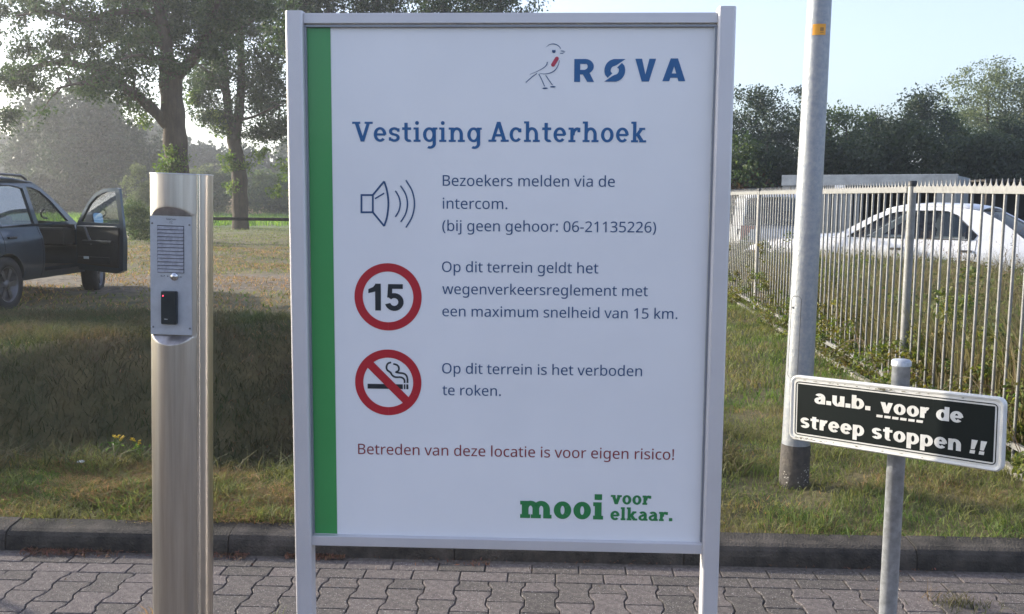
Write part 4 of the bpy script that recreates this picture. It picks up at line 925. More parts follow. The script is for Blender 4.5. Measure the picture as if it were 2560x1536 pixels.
# speaker pictogram
P_(stroke_path([(.1471, .9973), (.1796, .9975), (.1792, .9489), (.1466, .9486)], .0052, True)
   + stroke_path([(.1796, .9975), (.2125, 1.0364)], .0052) + stroke_path(spl([(.2125, 1.0364), (.2206, 1.0089), (.2241, .9731), (.2201, .9368), (.2116, .9098)]), .0052)
   + stroke_path([(.2116, .9098), (.1792, .9489)], .0052) + stroke_path([(.1858, .9873), (.2122, 1.0027)], .0040)
   + stroke_path(spl([(.2444, 1.0099), (.2542, .9927), (.2579, .9733), (.254, .9535), (.2439, .9361)]), .0040)
   + stroke_path(spl([(.259, 1.0243), (.2734, 1.001), (.2787, .9735), (.2732, .9454), (.2593, .9218)]), .0040)
   + stroke_path(spl([(.2745, 1.04), (.2922, 1.0093), (.2987, .9736), (.2919, .9373), (.2738, .9061)]), .0040), m_navy, 'speaker_pictogram')
# 15 in a red ring
P_(ring(.2211, .7068, .0972, .0972, .0240, .0240, 0, 360, 64), m_red, 'red_ring')
one = rect(.1838, .6673, .2003, .7448) + [[(.1642, .7170), (.1642, .7290), (.1780, .7350), (.1862, .7448), (.1880, .7448), (.1880, .7230)]]
five = rect(.2215, .7305, .2640, .7440) + [[(.2190, .7050), (.2330, .7065), (.2335, .7440), (.2215, .7440)]] + ring(.2390, .6925, .0272, .0258, .0155, .0145, -165, 140, 22)
P_(one + five, m_char, 'number')
# no smoking
P_(ring(.2198, .4574, .0968, .0968, .0240, .0240, 0, 360, 64), m_red, 'red_ring')
P_(rect(.1593, .4385, .2623, .4527) + rect(.2656, .4385, .2697, .4527) + rect(.2728, .4385, .2784, .4527)
   + stroke_path(spl([(.2287, .5166), (.2194, .5131), (.2151, .504), (.2171, .4942), (.2264, .4871), (.2319, .4786), (.2412, .4736), (.2561, .4734), (.2646, .4693), (.2675, .4633), (.2675, .4565)]), .0050)
   + stroke_path(spl([(.2351, .5124), (.2457, .5092), (.2511, .5016), (.2498, .4926), (.243, .4882), (.2519, .4862), (.2646, .4847), (.2727, .4788), (.2760, .4686), (.2760, .4566)]), .0050), m_char, 'cigarette_pictogram')
q = .0968 - .014
d = q * math.sqrt(.5)
P_(stroke_path([(.2198 - d, .4574 + d), (.2198 + d, .4574 - d)], .0240), m_red, 'red_bar', z=.0005)
# company name in heavy blue capitals
RX = []
r0, r1, rb, rt_ = .7466, .8009, 1.3138, 1.3762
RX += rect(r0, rb, r0 + .0165, rt_) + rect(r0, rt_ - .0135, r0 + .032, rt_) + rect(r0, 1.3352 - .001, r0 + .032, 1.3352 + .0115)
RX += ring(r0 + .030, 1.3557, .0240, .0205, .0170, .0125, -90, 90, 14)
RX += [[(r0 + .0225, 1.3365), (r0 + .0395, 1.3440), (r1 + .001, rb), (r1 - .0180, rb)]]
for a, c, e, f in ((.915, 1.3150, .9722, 1.3770),):
    mdx = (a + e) / 2
    RX += [[(a, f), (a + .0185, f), (mdx + .0005, c + .0175), (mdx + .010, c), (mdx - .010, c)], [(e, f), (e - .0185, f), (mdx - .0005, c + .0175), (mdx - .010, c), (mdx + .010, c)]]
a, c, e, f = .9905, 1.3160, 1.0539, 1.3778
mdx = (a + e) / 2
RX += [[(a, c), (a + .0190, c), (mdx + .001, f - .0180), (mdx + .010, f), (mdx - .010, f)], [(e, c), (e - .0190, c), (mdx - .001, f - .0180), (mdx - .010, f), (mdx + .010, f)], [(a + .018, c + .0095), (e - .018, c + .0095), (e - .022, c + .0210), (a + .022, c + .0210)]]
# crossed O: two hooked halves with a slanting slit
cx_, cy_, ro, ri = .8588, 1.3453, .0288, .0112
for sg in (1, -1):
    tr_ = lambda p: (cx_ + sg * p[0], cy_ + sg * p[1])
    segs = []
    n = 16
    for i in range(n):
        qd = []
        for j in (i, i + 1):
            aa = R(100 + (205 - 100) * j / n) if True else 0
            qd.append(((ro * math.cos(aa), ro * 1.06 * math.sin(aa)), (ri * math.cos(aa), ri * 1.06 * math.sin(aa))))
        segs.append([tr_(qd[0][0]), tr_(qd[1][0]), tr_(qd[1][1]), tr_(qd[0][1])])
    RX += segs
    RX += [[tr_((-.0055, .0307)), tr_((.0295, .0309)), tr_((.0060, .0150)), tr_((-.0022, .0115))]]
    RX += [[tr_((-.0261, -.0129)), tr_((-.0101, -.005)), tr_((-.0065, -.0078)), tr_((-.0195, -.0205))]]
for grp in (lambda x: x < .815, lambda x: .815 <= x < .90, lambda x: .90 <= x < .98, lambda x: x >= .98):
    P_([p for p in RX if grp(sum(q[0] for q in p) / len(p))], m_blue, 'letter')
# small bird drawn in strokes
BR = []
BR += stroke_path(spl([(.6684, 1.4087), (.6768, 1.4151), (.6877, 1.417), (.6975, 1.4144), (.7048, 1.4092), (.7085, 1.4032)]), np.concatenate([np.linspace(.0008, .0026, 13), np.linspace(.0026, .0014, 13)]))
BR += [[(.7081, 1.3990), (.7150, 1.3988), (.7222, 1.3966), (.7150, 1.3962), (.7085, 1.3972)], [(.7062, 1.3905), (.7140, 1.3905), (.7210, 1.3952), (.7135, 1.3928), (.7070, 1.3922)]]
BR += ring(.6894, 1.3975, .0050, .0052, .0035, .0035, 130, 410, 14) + ring(.6894, 1.3965, .0035, .0038, .0034, .0037, 0, 360, 12)
BR += stroke_path(spl([(.6718, 1.3681), (.6689, 1.3592), (.6593, 1.3509), (.6436, 1.3425), (.6229, 1.3341)]), np.linspace(.0026, .0010, 21))
BR += stroke_path(spl([(.7052, 1.3723), (.7018, 1.3593), (.6946, 1.3473), (.6825, 1.339), (.6655, 1.3354), (.6504, 1.337)]), np.concatenate([np.linspace(.0009, .0028, 13), np.linspace(.0028, .0010, 13)]))
for l in ([(.6431, 1.337), (.6291, 1.327), (.6121, 1.3119)], [(.648, 1.3354), (.656, 1.321), (.6647, 1.3014)], [(.6675, 1.3318), (.6755, 1.3199), (.6866, 1.305)]):
    BR += stroke_path(l, .0022)
BR += ring(.6662, 1.2963, .0075, .0022, .0074, .0021, 0, 360, 12) + ring(.6878, 1.3003, .0078, .0022, .0077, .0021, 0, 360, 12)
P_(BR, m_navy, 'bird_logo')
RB = stroke_path([(.6979, 1.3771), (.6876, 1.3604)], .0108) + ring(.6979, 1.3771, .0054, .0054, .0053, .0053, 0, 360, 14) + ring(.6876, 1.3604, .0054, .0054, .0053, .0053, 0, 360, 14)
m_breast = mat('print_breast_red', (0.55, 0.05, 0.09), 0.35, var=.03)
P_(RB, m_breast, 'bird_breast', z=.0005)
# slogan
stroke_text('mooi', .6058, .0607 + SZ, .8482, .0515, 0, m_green2, panel, w=.40, th=.26, slab=.10, sh=.22, gap=.13, name='slogan', rx=.52)
stroke_text('voor', .8698, .1076 + SZ, .9866, .0275, 0, m_green2, panel, w=.33, th=.22, slab=.10, sh=.21, gap=.12, name='slogan', rx=.50)
stroke_text('elkaar.', .8694, .0600 + SZ, 1.0488, .0275, 0, m_green2, panel, w=.33, th=.22, slab=.10, sh=.21, gap=.12, name='slogan', rx=.50)

# ================================================================== SMALL BLACK SIGN
m_galv = mat('galvanised', (0.52, 0.54, 0.56), 0.48, metal=.55, var=.14, scale=38, bump=.15, bscale=90, detail=3)
m_wht = mat('painted_white', (0.78, 0.77, 0.72), 0.4, var=.08, scale=12, col2=(.66, .64, .57), coat=.1)
m_blk = mat('sign_black', (0.006, 0.010, 0.009), 0.5, spec=.22, var=.1, scale=6)
m_moss = mat('dirt_line', (0.16, 0.15, 0.09), 0.9, var=.3, scale=60)
small = empty('notice_sign', (1.0775, 2.622, 0), 0.0, 'small black notice sign with white lettering turned sideways on a round galvanised post', 'sign')
b = MB()
b.lathe([(.024, -.3), (.024, 1.123), (.0262, 1.1235), (.0262, 1.1275), (.0235, 1.1315)], 28)
pst = b.build('post', m_galv, small)
b = MB(); b.lathe([(.0265, 1.116), (.0265, 1.128), (.023, 1.1325), (.001, 1.133)], 28); b.build('post_cap', m_galv, small)
pl = bpy.data.objects.new('sign_plate', None)
def rotm(yaw, roll, pit):
    return Matrix.Rotation(yaw, 4, 'Z') @ Matrix.Rotation(pit, 4, 'X') @ Matrix.Rotation(roll, 4, 'Y')
SM = Matrix.Translation((1.0345, 2.58, .971)) @ rotm(-.7592, -.0286, -.0264)
b = MB()
outer = rrect(-.2927, -.0954, .2927, .0954, .020)
inn = rrect(-.2927 + .007, -.0954 + .007, .2927 - .007, .0954 - .007, .0155)
inn2 = rrect(-.2927 + .010, -.0954 + .010, .2927 - .010, .0954 - .010, .014)
n = len(outer)
back = [(x * .985, .022, y * .96) for x, y in outer]
rim_b = [(x, .018, y) for x, y in outer]
rim_f = [(x, .002, y) for x, y in outer]
rim_f2 = [(x, -.0025, y) for x, y in rrect(-.2927 + .0035, -.0954 + .0035, .2927 - .0035, .0954 - .0035, .018)]
rim_i = [(x, -.0015, y) for x, y in inn]
pan_e = [(x, .0, y) for x, y in inn2]
rings_ = [back, rim_b, rim_f, rim_f2, rim_i, pan_e]
V = [p for r_ in rings_ for p in r_]
F = []
for k in range(len(rings_) - 1):
    F += [(k * n + (i + 1) % n, k * n + i, (k + 1) * n + i, (k + 1) * n + (i + 1) % n) for i in range(n)]
F += [tuple(range(5 * n, 6 * n)), tuple(range(0, n))[::-1]]
F = [f[::-1] for f in F]
b.add(V, F)
plate = b.build('sign_plate', m_wht, small)
plate.parent = None
plate.matrix_world = SM
plate.parent = small
plate.matrix_parent_inverse = Matrix.Translation((1.0775, 2.622, 0)).inverted()
def small_print(polys, m, name, z=.0006):
    return polys_mesh(name, polys, z, m, plate)
def frame_polys(m0, m1, r0):
    o = rrect(-.2927 + m0, -.0954 + m0, .2927 - m0, .0954 - m0, r0)
    i_ = rrect(-.2927 + m1, -.0954 + m1, .2927 - m1, .0954 - m1, r0 - (m1 - m0))
    return [[o[k], o[(k + 1) % n], i_[(k + 1) % n], i_[k]] for k in range(n)]
small_print(frame_polys(.0165, .0190, .011), m_blk, 'black_line')
small_print([rrect(-.2927 + .0232, -.0954 + .0232, .2927 - .0232, .0954 - .0232, .002)], m_blk, 'black_field')
SP = MB()
zt = .0014
def stx(t, u0, v, u1, xh, name='lettering', shear=0, **k):
    return stroke_text(t, u0, v, u1, xh, zt, m_wht, plate, w=.37, th=.235, gap=.09, name=name, rx=.50, shear=shear, asc=1.27, **k)
stx('a.u.b.', -.2165, .0206, -.0518, .0298)
stx('voor', -.0240, .0191, .1072, .0292)
stx('de', .125, .0187, .1934, .0292)
stx('streep', -.2577, -.0551, -.0671, .0300)
stx('stoppen', -.0452, -.0556, .1907, .0300)
D = []
for i in range(6):
    x0 = -.0345 + i * (.1290 - .0) / 5.93 * 1.0
    D += [[(x0, .0050), (x0 + .0170, .0050), (x0 + .0178, .0120), (x0 + .0008, .0120)]]
polys_mesh('dashes', D, zt, m_wht, plate)
ex = []
for x in (.2120, .2345):
    ex += [[(x, -.0566), (x + .0125, -.0566), (x + .0140, -.0478), (x + .0015, -.0478)], [(x + .0028, -.0452), (x + .0120, -.0452), (x + .0195, -.0207), (x + .0045, -.0207)]]
polys_mesh('exclamation_marks', ex, zt, m_wht, plate)
# dirt caught in the folded edge
dl = []
for k in range(90):
    t = random.choice((0, 1, 2, 2, 2))
    if t == 0:
        x = random.uniform(-.25, .05) if random.random() < .8 else random.uniform(.05, .26); y = .0954 - .0115 + random.gauss(0, .0007)
    elif t == 1:
        x = random.uniform(-.27, .1); y = -.0954 + .0095 + random.gauss(0, .0006)
    else:
        x = random.choice((random.gauss(-.02, .012), random.gauss(-.24, .03))); y = (.0954 - .012 if x > -.1 else -.0954 + .008) + random.gauss(0, .0015)
    w_, h_ = random.uniform(.001, .007), random.uniform(.0004, .0014)
    dl.append([(x - w_, y - h_ * .4), (x - w_ * .2, y - h_), (x + w_, y - h_ * .2), (x + w_ * .3, y + h_)])
polys_mesh('dirt', [p for p in dl if abs(p[0][0]) < .28], .0022, m_moss, plate)['kind'] = 'stuff'
# clamps holding the plate to its post
for v in (.062, -.062):
    b = MB()
    b.box(-.040, .070, .019, .030, v - .012, v + .012, b=.002)
    cx = SM.inverted() @ Vector((1.0775, 2.622, .971))
    b.lathe([(.0268, v - .011), (.0268, v + .011)], 20, Matrix.Translation((cx.x, cx.y, 0)))
    b.box(cx.x - .038, cx.x - .024, cx.y - .006, cx.y + .006, v - .009, v + .009)
    b.box(cx.x + .024, cx.x + .038, cx.y - .006, cx.y + .006, v - .009, v + .009)
    c = b.build('clamp', m_galv, small)
    c.parent = None; c.matrix_world = SM; c.parent = small
    c.matrix_parent_inverse = Matrix.Translation((1.0775, 2.622, 0)).inverted()

# ================================================================== LAMP POLE
m_galv2 = mat('weathered_galvanised', (0.36, 0.365, 0.37), 0.5, metal=.5, var=.24, scale=42, bump=.22, bscale=60, col2=(0.255, 0.28, 0.31), detail=4)
pb = np.array([1.484, 4.900, .05]); ptp = np.array([1.484, 4.90, .1]) + (np.array([1.511, 4.905, 2.58]) - np.array([1.484, 4.90, .1])) * 2.9
pole = empty('lamp_pole', pb, 0, 'tall tapered galvanised lamp pole with an orange number sticker and dark foot', 'lamp pole')
def pw(p): return tuple(np.asarray(p) - pb)
ax = (ptp - pb) / np.linalg.norm(ptp - pb)
LP = np.linalg.norm(ptp - pb)
def pole_r(z): return .0725 - (.0725 - .0585) * (z - .1) / 2.48
shaft = MB().tube([pw(pb + ax * t) for t in np.linspace(0, LP, 40)], [pole_r(t) for t in np.linspace(0, LP, 40)], 40).build('shaft', m_galv2, pole)
m_boot = mat('bitumen_foot', (0.052, 0.047, 0.043), 0.8, var=.3, scale=25, bump=.5, bscale=60, col2=(.10, .085, .07))
zb = at(1984, 1118, 4.83)[2]
MB().tube([pw(pb + ax * t) for t in (0, zb - .06, zb - .05)], [.077, .0745, .0735], 40).build('foot', m_boot, pole)
m_lime = mat('paint_flecks', (0.6, 0.56, 0.5), .9, var=.2, scale=40)
fl = MB()
for k in range(46):
    a = R(random.choice((random.gauss(222, 9), random.gauss(300, 18)))); z = random.gauss(.09, .035)
    r_ = .0785
    w_, h_ = random.uniform(.001, .006) / r_, random.uniform(.002, .009)
    z = max(.03, z)
    fl.add([(r_ * math.cos(a - w_), r_ * math.sin(a - w_), z), (r_ * math.cos(a + w_), r_ * math.sin(a + w_), z + random.uniform(-.003, .003)), (r_ * math.cos(a + w_ * .3), r_ * math.sin(a + w_ * .3), z + h_)], [(0, 1, 2)])
fl.build('paint_flecks', m_lime, pole, kind='stuff')
def on_pole(a, z, off=.0012):
    """point on the shaft at compass angle a (degrees) and height z"""
    c = ax * z
    r_ = pole_r(z) + off
    return np.array([c[0] + r_ * math.cos(R(a)), c[1] + r_ * math.sin(R(a)), c[2]])
# sticker
m_or = mat('orange_sticker', (0.80, 0.36, 0.03), 0.45, var=.04)
z1 = at(2042, 59, 4.84)[2] - pb[2]; z0 = at(2042, 87, 4.84)[2] - pb[2]
A0, A1 = 228, 290
def patch(a0, a1, z0, z1, off, n=10):
    V, F = [], []
    for i in range(n + 1):
        a = a0 + (a1 - a0) * i / n
        V += [on_pole(a, z0, off), on_pole(a, z1, off)]
    F = [(2 * i, 2 * i + 2, 2 * i + 3, 2 * i + 1) for i in range(n)]
    return V, F
b = MB(); b.add(*patch(A0, A1, z0, z1, .0010)); stk = b.build('sticker', m_or, pole)
b = MB()
zc, hz = (z0 + z1) / 2, (z1 - z0)
for i, ch in enumerate('608'):
    a = 264 + i * 5.2
    x0, x1, yt, yb, ym = a, a + 3.4, zc + hz * .16, zc - hz * .14, zc + hz * .01
    segs = {'6': [(x0, x1, yt - .004, yt), (x0, x0 + 1.1, yb, yt), (x0, x1, ym - .002, ym + .002), (x1 - 1.1, x1, yb, ym), (x0, x1, yb, yb + .004)],
            '0': [(x0, x1, yt - .004, yt), (x0, x0 + 1.1, yb, yt), (x1 - 1.1, x1, yb, yt), (x0, x1, yb, yb + .004)],
            '8': [(x0, x1, yt - .004, yt), (x0, x0 + 1.1, yb, yt), (x0, x1, ym - .002, ym + .002), (x1 - 1.1, x1, yb, yt), (x0, x1, yb, yb + .004)]}[ch]
    for k, (p, q_, r_, s_) in enumerate(segs):
        b.add(*patch(p, q_, r_, s_, .0014 + .00008 * k, 2))
b.add(*patch(262, 279, zc - hz * .29, zc - hz * .26, .0014, 4))
b.build('number', m_char, stk)
# service hatch outline on the left of the shaft
m_gap = mat('dark_gap', (0.09, 0.09, 0.09), .8, var=.1)
za, zb2 = at(1970, 741, 4.85)[2] - pb[2], at(1960, 945, 4.85)[2] - pb[2]
al, ar_ = 196, 244
o_ = rrect(0, 0, 1, 1, .25, 6)
hp = [on_pole(al + (ar_ - al) * u, zb2 + (za - zb2) * (v if True else 0), .0004) for u, v in [(x, y) for x, y in rrect(0, 0, ar_ - al, (za - zb2) / pole_r(1) * 57.3, 18, 8)] for u, v in [((u) / (ar_ - al), v / ((za - zb2) / pole_r(1) * 57.3))]]
hp.append(hp[0])
hatch = MB().tube(hp, .0011, 5, cap=False).build('hatch', m_gap, pole)
MB().tube([on_pole(206, za - .06, -.001), on_pole(206, za - .06, .004)], .005, 8).build('hatch_lock', m_gap, pole)

# ================================================================== INTERCOM POST
m_inox = mat('brushed_steel', (0.66, 0.62, 0.57), 0.33, metal=1.0, var=.10, scale=55, bump=.03, bscale=60, stretch=(1, 1, .035), col2=(.50, .45, .40))
# vertical darker streaks in the steel's own colour
m_inox_bright = mat('seam_highlight_steel', (0.92, 0.90, 0.86), 0.16, metal=1.0, var=.03)
m_inox2 = mat('steel_ledge', (0.52, 0.54, 0.56), 0.4, metal=.8, var=.05, scale=20)
ICX, ICY = -.9693, 2.72
ic = empty('intercom_post', (ICX, ICY, 0), 0, 'stainless steel intercom post with speaker grille, call button and black card reader', 'intercom')
ic.rotation_euler = (0, math.atan(.0231), 0)
ztop = 1.6225
zpl1, zpl0 = at(433, 539.7, 2.684)[2], at(433, 837, 2.684)[2]
CXo, RB_ = -.0120, .0720
sec = []
for k in range(0, 37):
    a = R(150 + k * 5)          # left, round the front, to the right
    if a > R(322):
        break
    sec.append((CXo + RB_ * math.cos(a), RB_ * math.sin(a)))
sec += [(.0520, -.0405), (.0560, -.0400), (.0600, -.0420), (.0690, -.0400), (.0760, -.0350), (.0815, -.0240), (.0845, -.005), (.0840, .015), (.0780, .030), (.065, .038), (.0, .040), (-.06, .040)]
npt = len(sec)
PLY = .0435
def lim(z):
    if z < zpl0 - .030 or z > zpl1 + .030:
        return 9
    if z < zpl0:
        return PLY + (zpl0 - z) * 1.15
    if z > zpl1:
        return PLY + (z - zpl1) * 1.15
    return PLY
zr = [-.3, 0.3, .6, zpl0 - .1] + list(np.linspace(zpl0 - .0302, zpl0, 26)) + list(np.linspace(zpl0 + .01, zpl1 - .01, 8)) + list(np.linspace(zpl1, zpl1 + .0302, 26)) + [zpl1 + .05, ztop]
V, F = [], []
for z in zr:
    for x, y in sec:
        V.append((x, max(y, -lim(z)) if x < .052 else y, z))
for i in range(len(zr) - 1):
    for k in range(npt):
        a, c = i * npt + k, i * npt + (k + 1) % npt
        F.append((a, c, c + npt, a + npt))
b = MB(); b.add(V, F, False)
# soften only the round column, keep recess crisp
for i, f in enumerate(b.f):
    zz = [b.v[j] for j in f]
    flat = any(abs(p[1] + lim(p[2])) < 1e-6 for p in zz) and (zpl0 - .031 < zz[0][2] < zpl1 + .031)
    b.sm[i] = not flat
b.add([(x, y, ztop - .001) for x, y in sec], [tuple(range(npt))])
column = b.build('column', m_inox, ic)
sb_ = MB().tube([(.0600, -.0415, -.3), (.0600, -.0415, ztop - .0005)], .0050, 14, cap=True); sb_.build('seam_highlight_bead', m_inox_bright, ic)  # bead and its paler steel stand in for the seam's bright highlight
m_rim = mat('steel_edge', (0.75, 0.76, 0.78), .35, metal=.6, var=.04)
MB().tube([(x, y, ztop) for x, y in sec] + [(*sec[0], ztop)], .0016, 6, cap=False).build('top_edge', m_rim, ic)
m_plate = mat('speaker_plate', (0.50, 0.52, 0.56), 0.42, metal=.45, var=.06, scale=25, bump=.06, bscale=200)
pz0, pz1 = zpl0 + .001, zpl1 - .001
plx0, plx1 = CXo - .0600, CXo + .0555
MB().box(plx0, plx1, -PLY - .0035, -PLY + .001, pz0, pz1, b=.0008).build('front_plate', m_plate, ic)
fp = ic.children[-1]
PH_ = pz1 - pz0
def pz(py): return pz1 - (py - 539.7) / (837 - 539.7) * PH_
def pxx(px): return plx0 + (px - 379.5) / (486 - 379.5) * (plx1 - plx0)
yf = -PLY - .0037
m_dark = mat('dark_slot', (0.06, 0.06, 0.065), .7, var=.1)
m_screw = mat('screw_head', (0.22, 0.22, 0.23), .4, metal=.8, var=.1)
gx0, gx1, gz1, gz0 = pxx(399), pxx(465.5), pz(564), pz(680)
MB().box(gx0 - .0012, gx1 + .0012, yf - .0004, yf + .001, gz0 - .0012, gz1 + .0012).build('grille_frame', m_dark, ic)
NS = 13
m_slat = mat('grille_slat', (0.36, 0.36, 0.38), 0.5, metal=.3, var=.15, scale=60)
for i in range(NS):
    za_ = gz0 + (gz1 - gz0) * i / NS
    zc_ = gz0 + (gz1 - gz0) * (i + 1) / NS - .0011
    b = MB()
    b.add([(gx0, yf - .0006, za_), (gx1, yf - .0006, za_), (gx1, yf - .0034, za_ + .0006), (gx0, yf - .0034, za_ + .0006), (gx0, yf - .0008, zc_), (gx1, yf - .0008, zc_)], [(0, 1, 2, 3), (3, 2, 5, 4)])
    b.build('slat', m_slat, ic)
MY = Matrix.Rotation(PI / 2, 4, 'X')
def disc(name, x, z, prof, m, parent=ic, y=yf, seg=20):
    return MB().lathe(prof, seg, Matrix.Translation((x, y, z)) @ MY).build(name, m, parent)
m_btn = mat('button_steel', (0.62, 0.62, 0.63), .18, metal=1, var=.05)
disc('call_button', pxx(441.5), pz(690), [(.0112, -.001), (.0112, .0025), (.0098, .004), (.0080, .0032), (.0074, .0045), (.002, .0052)], m_btn)
for x, y in ((385, 558.5), (480.5, 560), (386, 818), (480.8, 819.5)):
    disc('screw', pxx(x), pz(y), [(.0029, 0), (.0027, .001), (.001, .0014)], m_screw, seg=10)
# tiny printed marks
sans_text('TeleCom', pxx(420), pz(549.5), pxx(445), -yf + .0001, m_char, fp, 'printed_name', off=8)
P__ = stroke_path([(pxx(428), pz(559)), (pxx(431), pz(552)), (pxx(433.5), pz(559))], .0006) + stroke_path([(pxx(438), pz(558)), (pxx(435), pz(558.5)), (pxx(434.5), pz(553.5)), (pxx(438), pz(553))], .0006)
polys_mesh('printed_mark', P__, -yf + .0001, m_char, fp)
mk = []
for x0, x1, y_ in ((406, 409, 689), (411, 413, 689.5), (414.5, 417, 688.5), (422.5, 426, 689), (455, 458, 690), (459, 460.5, 690)):
    mk += rect(pxx(x0), pz(y_ + 1.4), pxx(x1), pz(y_ - .6))
polys_mesh('printed_symbols', mk, -yf + .0001, m_char, fp)
# card reader
m_blkp = mat('black_plastic', (0.018, 0.023, 0.024), 0.42, var=.1, scale=30)
rx0, rx1, rz1, rz0 = pxx(410.3), pxx(449.8), pz(726), pz(809.5)
b = MB()
prf = rrect(0, 0, 1, 1, .10, 5)
prf = rrect(rx0, rz0, rx1, rz1, .0035, 5)
cxr = (rx0 + rx1) / 2
cu = lambda p: (p[0], yf - .017 + 8.0 * (p[0] - cxr) ** 2 + p[2], p[1] - .0022 * (1 - ((p[0] - cxr) / .022) ** 2) * (1 if p[1] < (rz0 + rz1) / 2 else 0))
nn = len(prf)
back_ = [(x, yf + .0002, z) for x, z in prf]
midr = [(x, yf - .012, z) for x, z in prf]
frn = [(cxr + (x - cxr) * .92, yf - .0165, (rz0 + rz1) / 2 + (z - (rz0 + rz1) / 2) * .965) for x, z in prf]
b.add(back_ + midr + frn, [(i, i + nn, (i + 1) % nn + nn, (i + 1) % nn) for i in range(nn)] + [(i + nn, i + 2 * nn, (i + 1) % nn + 2 * nn, (i + 1) % nn + nn) for i in range(nn)] + [tuple(range(2 * nn, 3 * nn))[::1]])
rd_ = b.build('card_reader', m_blkp, ic)
m_led = mat('red_led', (0.6, 0.02, 0.03), .4, var=.01, emit=(1.0, .03, .06, 4.0))
b = MB(); b.lathe([(.0014, 0), (.0012, .0006), (.0002, .0009)], 10, Matrix.Translation((pxx(417), yf - .0163, pz(737.5))) @ MY); b.build('status_light', m_led, rd_)
b = MB(); b.add([(pxx(419.5), yf - .0168, pz(796.3)), (pxx(428), yf - .0168, pz(796.8)), (pxx(429.5), yf - .0168, pz(795.7)), (pxx(421), yf - .0168, pz(795))], [(0, 1, 2, 3)])
b.build('maker_mark', m_rim, rd_)

# ================================================================== FENCE
m_fence = mat('fence_steel', (0.245, 0.245, 0.24), 0.5, metal=.35, var=.10, scale=25, bump=.1, bscale=90)
m_cap = mat('black_cap', (0.02, 0.022, 0.024), .5, var=.1)
FS = .0645
def fx(y): return 2.512 + FS * y
fence = empty('steel_bar_fence', (fx(4.24), 4.24, .1), 0, 'grey steel bar fence with a spiked top rail and black post caps', 'fence')
fo = np.array([fx(4.24), 4.24, .1])
fdir = np.array([FS, 1, 0]) / math.hypot(FS, 1)
fnor = np.array([1, -FS, 0]) / math.hypot(FS, 1)
frot = math.atan2(fdir[1], fdir[0])
PS = 2.985
ZR0, ZR1 = 1.562, 1.604      # rail bottom and top above the foot
bar_me = None
bmb = MB(); bmb.tube([(0, 0, .04), (0, 0, ZR0 + .004)], .0092, 10, cap=False)
def fz(y):
    return (y - PS) * (.016 if y < PS else .0075)
first = True
for p in range(7):
    y0 = p * PS
    # post
    r_ = .031
    b = MB(); b.tube([(0, 0, -.3), (0, 0, ZR1 + .012)], r_, 18)
    po = b.build('post', m_fence, fence); po.location = tuple(fdir * y0 + np.array([0, 0, fz(y0)]))
    b = MB(); b.lathe([(r_ + .004, ZR1 + .006), (r_ + .004, ZR1 + .040), (r_ - .004, ZR1 + .046)], 18)
    cpo = b.build('post_cap', m_cap, fence); cpo.location = po.location
    if p == 6:
        break
    # spiked rail: a box with a scalloped comb on its top
    b = MB()
    b.box(.045, PS - .045, -.016, .016, ZR0, ZR1)
    b.build('tmp', m_fence)
    bpy.data.objects.remove(bpy.data.objects['tmp'])
    L_r = PS - .09
    NSP = 37
    pit = L_r / NSP
    V, F = [], []
    prof_t = []
    for s in range(NSP):
        c = .045 + (s + .5) * pit
        for u, h in ((-.5, .0), (-.34, .003), (-.2, .012), (-.09, .025), (-.012, .047), (.012, .047), (.09, .025), (.2, .012), (.34, .003)):
            prof_t.append((c + u * pit, ZR1 + .001 + h))
    prof_t.append((PS - .045, ZR1 + .001))
    n = len(prof_t)
    for side in (-.0025, .0025):
        V += [(x, side, z) for x, z in prof_t] + [(x, side, ZR1 - .02) for x, z in prof_t]
    for i in range(n - 1):
        F += [(i + n, i + 1 + n, i + 1, i), (2 * n + i, 2 * n + i + 1, 3 * n + i + 1, 3 * n + i), (i, i + 1, 2 * n + i + 1, 2 * n + i)]
    b.add(V, F)
    ro = b.build('spiked_rail', m_fence, fence)
    ro.location = tuple(fdir * y0 + np.array([0, 0, fz(y0)])); ro.rotation_euler = (0, -math.atan((fz(y0 + PS) - fz(y0)) / PS), frot)
    b = MB(); b.box(.035, PS - .035, -.012, .012, .10, .135)
    lo = b.build('bottom_rail', m_fence, fence); lo.location = tuple(fdir * y0); lo.rotation_euler = (0, 0, frot)
    for q in range(1, 19):
        if first:
            bar0 = bmb.build('bar', m_fence, fence); bo = bar0; first = False
        else:
            bo = bar0.copy(); COL.objects.link(bo)
        bo.location = tuple(fdir * (y0 + PS * q / 19) + np.array([0, 0, fz(y0 + PS * q / 19)]))
    b = MB(); b.box(-.03, .03, -.03, .03, ZR0 - .005, ZR1 - .002)
    br = b.build('bracket', m_cap, fence); br.location = tuple(fdir * (y0 + .028) + np.array([0, 0, fz(y0)])); br.rotation_euler = (0, 0, frot)
    br.scale = (.4, 1.0, 1)
# concrete edging boards under the fence
m_edge = mat('edging_concrete', (0.30, 0.285, 0.25), .9, var=.2, scale=20, bump=.5, bscale=120, objrand=.1, col2=(.16, .15, .12))
edge0 = None
for p in range(18):
    if edge0 is None:
        edge0 = MB().box(0, .99, -.03, .03, -.12, .035, b=.004).build('edging_board', m_edge, fence)
        e = edge0
    else:
        e = edge0.copy(); COL.objects.link(e)
    e.location = tuple(fdir * p * 1.0 - fnor * .075); e.rotation_euler = (0, random.gauss(0, .004), frot)

